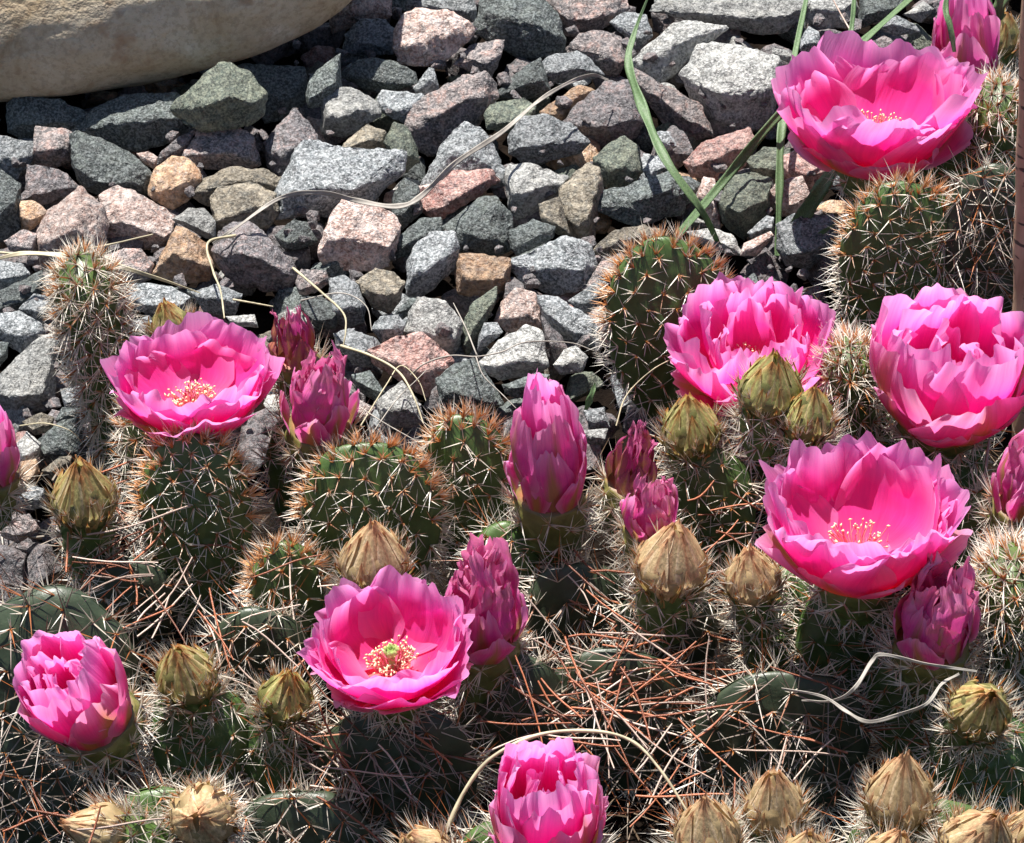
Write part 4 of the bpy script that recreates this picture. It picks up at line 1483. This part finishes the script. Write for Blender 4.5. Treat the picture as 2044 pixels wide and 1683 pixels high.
# ------------------------------------------------------------------ dry needles lying among the spines
nd = random.Random(77)
needle_me = []
for q in range(8):
    ln = 1.0
    bend = nd.uniform(-.05, .05)
    pts = [Vector((t - .5, bend * 4 * (t * (1 - t)), .02 * math.sin(t * 5 + q))) for t in (0, .2, .4, .6, .8, 1)]
    V, F = tube(pts, lambda t: .0105 * (1 - .75 * max(0, abs(t - .4) - .3)), 5)
    needle_me.append((new_mesh("dry_needle", V, F, M_NEEDLE), new_mesh("dry_needle", V, F, M_NEEDLE2)))
NCL = [  # px, py, sx, sy, n, z, image angle, spread, length px, label end
    (270, 1130, 70, 80, 36, .040, 40, 45, 120, "in the tangle beside the pointed olive bud"),
    (330, 1000, 90, 60, 14, .048, 12, 18, 170, "sticking out beside the spiny column"),
    (1240, 1350, 130, 70, 46, .046, -6, 24, 170, "in the open tangle in the middle of the cactus bed"),
    (1330, 1430, 130, 80, 30, .050, 22, 30, 180, "crossing the dark old pads behind the bud row"),
    (1200, 1450, 90, 90, 16, .052, -62, 12, 190, "slanting steeply behind the arching dry stem"),
    (1480, 990, 60, 70, 26, .040, 2, 25, 110, "between the olive buds and the largest flower"),
    (720, 1500, 130, 70, 26, .050, -28, 25, 170, "on the dark old pad under the ruffled flower"),
    (1190, 1180, 60, 60, 14, .044, -28, 20, 140, "below the tall closed flower"),
    (520, 1220, 90, 70, 20, .044, -45, 40, 140, "between the oval pad and the ruffled flower"),
    (1930, 350, 50, 60, 10, .060, 10, 40, 100, "behind the wide open flower by the woody stem"),
    (1600, 1450, 110, 80, 22, .036, 55, 45, 150, "over the dark pad under the curled grey grass"),
    (120, 1560, 110, 90, 12, .080, 30, 60, 170, "over the broad old dark pad")]
for px, py, sx, sy, n, z, ang, spr, ln, end in NCL:
    for i in range(int(n * .82)):
        c = at(nd.gauss(px, sx), nd.gauss(py, sy), z * nd.uniform(.75, 1.15))
        a = math.radians(nd.gauss(ang, spr))
        k = mpp(c)
        l = ln * k * nd.uniform(.6, 1.3)
        d = C_R * math.cos(a) + (C_U * .55 + Vector((0, 1, 0)) * .45).normalized() * math.sin(a) + Vector((0, 0, nd.gauss(0, .10)))
        d.normalize()
        side = d.cross(Vector((0, 0, 1))).normalized()
        Mx = Matrix((d, side, d.cross(side))).transposed().to_4x4()
        Mx.translation = c
        pale = nd.random() < .38  # buff colour partly stands in for white gloss highlights on the needles
        thin = nd.uniform(.030, .042) if not pale else nd.uniform(.026, .038)
        Mx = Mx @ Matrix.Diagonal((l, thin, thin, 1))
        o = obj("dry_needle", needle_me[nd.randrange(8)][1 if pale else 0])
        o.matrix_world = Mx
        tag(o, ("gloss-pale buff" if pale else "rust red") + " dry needle " + end, "needle", "dry needles caught in the cactus")

# fine litter of fallen spines and needle bits under the clumps
RL = np.random.RandomState(5)
n = 2400
lx, ly = RL.uniform(-40, 2090, n), RL.uniform(930, 1760, n)
lx[:350] = RL.uniform(1450, 2090, 350); ly[:350] = RL.uniform(560, 950, 350)
base = np.array([tuple(at(x, y, zz)) for x, y, zz in zip(lx, ly, RL.uniform(.0, .014, n))])
dirs = RL.normal(0, 1, (n, 3)) * np.array([1, 1, .35])
dirs /= np.linalg.norm(dirs, axis=1)[:, None]
S = Spines()
pal = np.array([[.16, .055, .025], [.20, .14, .09], [.50, .44, .37], [.06, .03, .016]])
cc = pal[RL.randint(0, 4, n)]
S.add(base, base + dirs * RL.uniform(.006, .024, n)[:, None], RL.uniform(.00022, .00045, n), cc, cc * 1.1)
lit = S.build("spine_litter", None)
tag(lit, "litter of fallen spines and needle bits under the cactus", "litter", kind="stuff")


# ------------------------------------------------------------------ grass, straws, twigs, stem, insect
def blade(name, pts, wpx, mat, label, cat, fold=.35, group=None, taper=(0.5, 1.0, 0.15)):
    P3 = [at(*p) for p in pts]
    P = catmull(P3, 8)
    k = mpp(P3[len(P3) // 2])
    V, m = [], len(P)
    ph = (pts[0][0] * 7.3 + pts[0][1] * 3.1) % 6.28
    for i, p in enumerate(P):
        t = (P[min(i + 1, m - 1)] - P[max(i - 1, 0)]).normalized()
        side = t.cross(-C_F).normalized()
        side = Matrix.Rotation(.55 * math.sin(i * .21 + ph) + .25 * math.sin(i * .53 + ph * 2), 3, t) @ side
        nrm = side.cross(t)
        s = i / (m - 1)
        wv = taper[0] + (taper[1] - taper[0]) * min(1, s / .35) if s < .35 else (taper[1] if s < .6 else taper[1] + (taper[2] - taper[1]) * (s - .6) / .4)
        hw = wpx * k / 2 * wv * (1 + .10 * math.sin(i * .9 + ph))
        for q, hgt in ((-1, 0), (-.5, -fold * .5), (0, -fold), (.5, -fold * .5), (1, 0)):
            V.append(p + side * (q * hw) + nrm * (hgt * hw))
        for q, hgt in ((1, 0), (0, -fold)  , (-1, 0)):
            V.append(p + side * (q * hw * .98) + nrm * (hgt * hw - .00025))
    V = np.array([tuple(v) for v in V])
    c = P3[0]
    V -= np.array(c)
    F = []
    for i in range(m - 1):
        for q in range(8):
            F.append((i * 8 + q, i * 8 + (q + 1) % 8, (i + 1) * 8 + (q + 1) % 8, (i + 1) * 8 + q))
    o = obj(name, new_mesh(name, V, np.array(F), mat))
    o.location = c
    return tag(o, label, cat, group)


def stalk(name, pts, wpx, mat, label, cat, k=6, group=None):
    P3 = [at(*p) for p in pts]
    P = catmull(P3, 7)
    r = wpx * mpp(P3[len(P3) // 2]) / 2
    V, F = tube(P, lambda t: r * (1 - .45 * t) * (1 + .12 * math.sin(t * 37)), k)
    c = P3[0]
    V = V - np.array(c)
    o = obj(name, new_mesh(name, V, F, mat))
    o.location = c
    return tag(o, label, cat, group)


blade("grass_blade", [(1440, 500, .008), (1400, 420, .030), (1330, 320, .045), (1285, 220, .050), (1255, 130, .052), (1265, 70, .055), (1300, -20, .06)], 20, M_GRASS, "arching green grass blade bending over the pale stones", "grass")
blade("grass_blade", [(1335, 490, .006), (1450, 355, .028), (1560, 225, .045), (1690, 110, .050), (1830, -15, .05)], 20, M_GRASS, "straight green grass blade passing behind the wide open flower", "grass", taper=(.9, 1, .6))
blade("grass_blade", [(1553, 510, .004), (1556, 380, .022), (1560, 260, .036), (1580, 140, .044), (1612, -15, .050)], 17, M_GRASS, "upright thin pale green grass blade beside the wide open flower", "grass", taper=(.8, 1, .5))
blade("grass_blade", [(1560, 500, .006), (1605, 430, .022), (1655, 350, .032), (1680, 310, .036)], 32, M_GRASS, "short wide dark grass blade under the wide open flower", "grass", taper=(.9, 1, .7))
blade("grass_blade", [(1590, 500, .010), (1640, 465, .018), (1672, 445, .022)], 8, M_GRASS, "small thin green grass blade crossing toward the tall pad", "grass")
blade("grass_blade", [(1690, 110, .03), (1702, 40, .036), (1706, -20, .04)], 11, M_GRASS, "narrow dark grass blade rising behind the wide open flower", "grass", taper=(1, 1, .8))
blade("grass_blade", [(1905, 104, .078), (1896, 50, .088), (1888, 20, .092), (1893, -25, .096)], 14, M_GRASS, "pale grass blade in front of the closed pink flower", "grass", taper=(.6, 1, .8))
blade("grass_blade", [(1975, 60, .060), (1992, 20, .07), (2006, -25, .08)], 30, M_GRASS, "broad ribbed grass blade beside the woody stem", "grass", taper=(.5, 1, 1))
blade("grass_blade", [(1968, 130, .050), (1975, 60, .066), (1969, -25, .08)], 22, M_GRASS, "shaded grass blade behind the closed pink flower", "grass", taper=(.7, 1, 1))
blade("grass_blade", [(1168, 822, .010), (1180, 790, .018), (1188, 765, .022)], 14, M_GRASS, "tiny green grass blade beside the tall closed flower", "grass")
stalk("dry_stalk", [(1712, 85, .03), (1685, 40, .034), (1655, -15, .04)], 4.5, M_NEEDLE2, "thin reddish dry stalk behind the wide open flower", "stalk")

blade("dry_stalk", [(425, 487, .022), (470, 455, .028), (560, 395, .034), (640, 385, .036), (710, 400, .034), (790, 412, .032), (840, 392, .034), (910, 325, .036), (1000, 265, .036), (1070, 205, .038), (1130, 168, .038), (1180, 150, .036), (1215, 160, .030)], 11, M_GREYSTRAW, "long curved pale dry stalk lying across the gravel", "stalk", fold=.25, taper=(.5, 1, .5))
stalk("dry_stalk", [(-20, 503, .030), (90, 508, .032), (200, 492, .034), (305, 468, .034)], 5.2, M_STRAW, "pale straw slanting up across the pink stones", "stalk")
blade("dry_stalk", [(-20, 520, .030), (60, 505, .034), (180, 518, .034), (290, 548, .032), (400, 585, .026)], 12, M_STRAW, "flat pale straw running down behind the open flower", "stalk", fold=.1)
stalk("dry_stalk", [(470, 470, .026), (415, 485, .030), (425, 540, .030), (440, 580, .032), (448, 635, .030)], 6.0, M_STRAW, "kinked white straw behind the open flower", "stalk")
stalk("dry_stalk", [(465, 598, .024), (500, 604, .024), (545, 612, .022)], 4.5, M_STRAW, "short pale straw between the open flower and the dried flower", "stalk")
stalk("dry_stalk", [(585, 535, .022), (640, 582, .030), (685, 625, .034), (690, 660, .034), (685, 692, .030)], 5.2, M_STRAW, "bent yellow straw behind the crumpled magenta flower", "stalk")
stalk("dry_stalk", [(680, 690, .032), (740, 710, .034), (795, 742, .034), (825, 790, .034), (845, 845, .030)], 6.0, M_STRAW, "curved yellow straw dropping to the orange-rimmed pads", "stalk")
stalk("dry_stalk", [(600, 600, .022), (680, 585, .026), (730, 610, .026), (742, 660, .022)], 3.0, M_GREYSTRAW, "thin looping grey stem behind the crumpled magenta flower", "stalk")
stalk("dry_stalk", [(955, 715, .034), (948, 700, .036), (930, 655, .036), (905, 605, .032)], 3.8, M_GREYSTRAW, "grey arm of the forked twig pointing to the orange tan stone", "stalk")
stalk("dry_stalk", [(820, 748, .026), (850, 725, .032), (900, 710, .035), (950, 712, .037), (1000, 703, .036), (1050, 683, .036), (1135, 684, .030), (1185, 700, .026)], 3.8, M_GREYSTRAW, "long thin forked twig lying over the pale stones", "stalk")
stalk("dry_stalk", [(950, 712, .037), (965, 750, .034), (1000, 785, .032), (1030, 815, .03)], 3.0, M_GREYSTRAW, "fine grey twig running down to the tall closed flower", "stalk")
stalk("dry_stalk", [(740, 870, .026), (790, 800, .032), (830, 760, .034), (850, 740, .032)], 3.0, M_GREYSTRAW, "fine grey twig leaning toward the rose stone", "stalk")
stalk("dry_stalk", [(720, 850, .028), (770, 770, .03), (800, 730, .03), (835, 760, .032), (850, 800, .03)], 3.0, M_STRAW, "thin hooped straw over the rose stone", "stalk")
stalk("dry_stalk", [(700, 800, .028), (760, 840, .030), (830, 880, .03)], 3.0, M_GREYSTRAW, "tangled grey stem end behind the broad round pad", "stalk")
stalk("dry_stalk", [(890, 1660, .070), (930, 1575, .080), (985, 1510, .088), (1080, 1466, .092), (1190, 1460, .094), (1265, 1482, .092), (1320, 1540, .088), (1375, 1625, .08)], 9.8, M_STRAW, "arching pale dry stem over the half-open pink flower", "stalk")
blade("dry_stalk", [(1560, 1375, .072), (1640, 1390, .080), (1690, 1420, .082), (1735, 1441, .080), (1800, 1425, .080), (1850, 1405, .082), (1880, 1365, .084), (1915, 1345, .084)], 8, M_GREYSTRAW, "curled flat grey grass draped below the wilting flower", "stalk", fold=.2, taper=(.5, 1, .6))
blade("dry_stalk", [(1600, 1398, .072), (1660, 1400, .08), (1705, 1375, .086), (1740, 1320, .090), (1765, 1307, .092), (1850, 1326, .090), (1950, 1340, .086)], 8, M_GREYSTRAW, "twisted grey grass looping up to the wilting flower", "stalk", fold=.2, taper=(.4, 1, .6))
stalk("dry_stalk", [(1962, 985, .050), (1972, 900, .062), (1985, 800, .072)], 7.5, M_GREYSTRAW, "stiff dull straw between the goblet flower and the fading flower", "stalk")
stalk("dry_stalk", [(1230, 850, .050), (1250, 790, .056), (1300, 740, .062), (1350, 712, .066)], 3.0, M_STRAW, "thin yellow stem crossing the face of the big round pad", "stalk")
stalk("dry_stalk", [(40, 850, .02), (90, 845, .026), (140, 860, .026), (165, 885, .02)], 3.0, M_STRAW, "fine arched straw beside the pale triangular stone", "stalk")

P = [at(2050, 890, .0), at(2050, 600, .060), at(2056, 330, .118), at(2068, -40, .195)]
P = [Vector((P[0].x + .003 * i * 0 + (p.x - P[0].x), p.y, p.z)) for i, p in enumerate(P)]
P = catmull(P, 12)
V, F = tube(P, lambda t: .0058 * (1 - .12 * t) * (1 + .05 * math.sin(t * 30)), 14)
c = np.array(P[0])
o = obj("woody_stem", new_mesh("woody_stem", V - c, F, M_BARK))
o.location = P[0]
tag(o, "upright brown woody stem with dark bark marks", "stem")
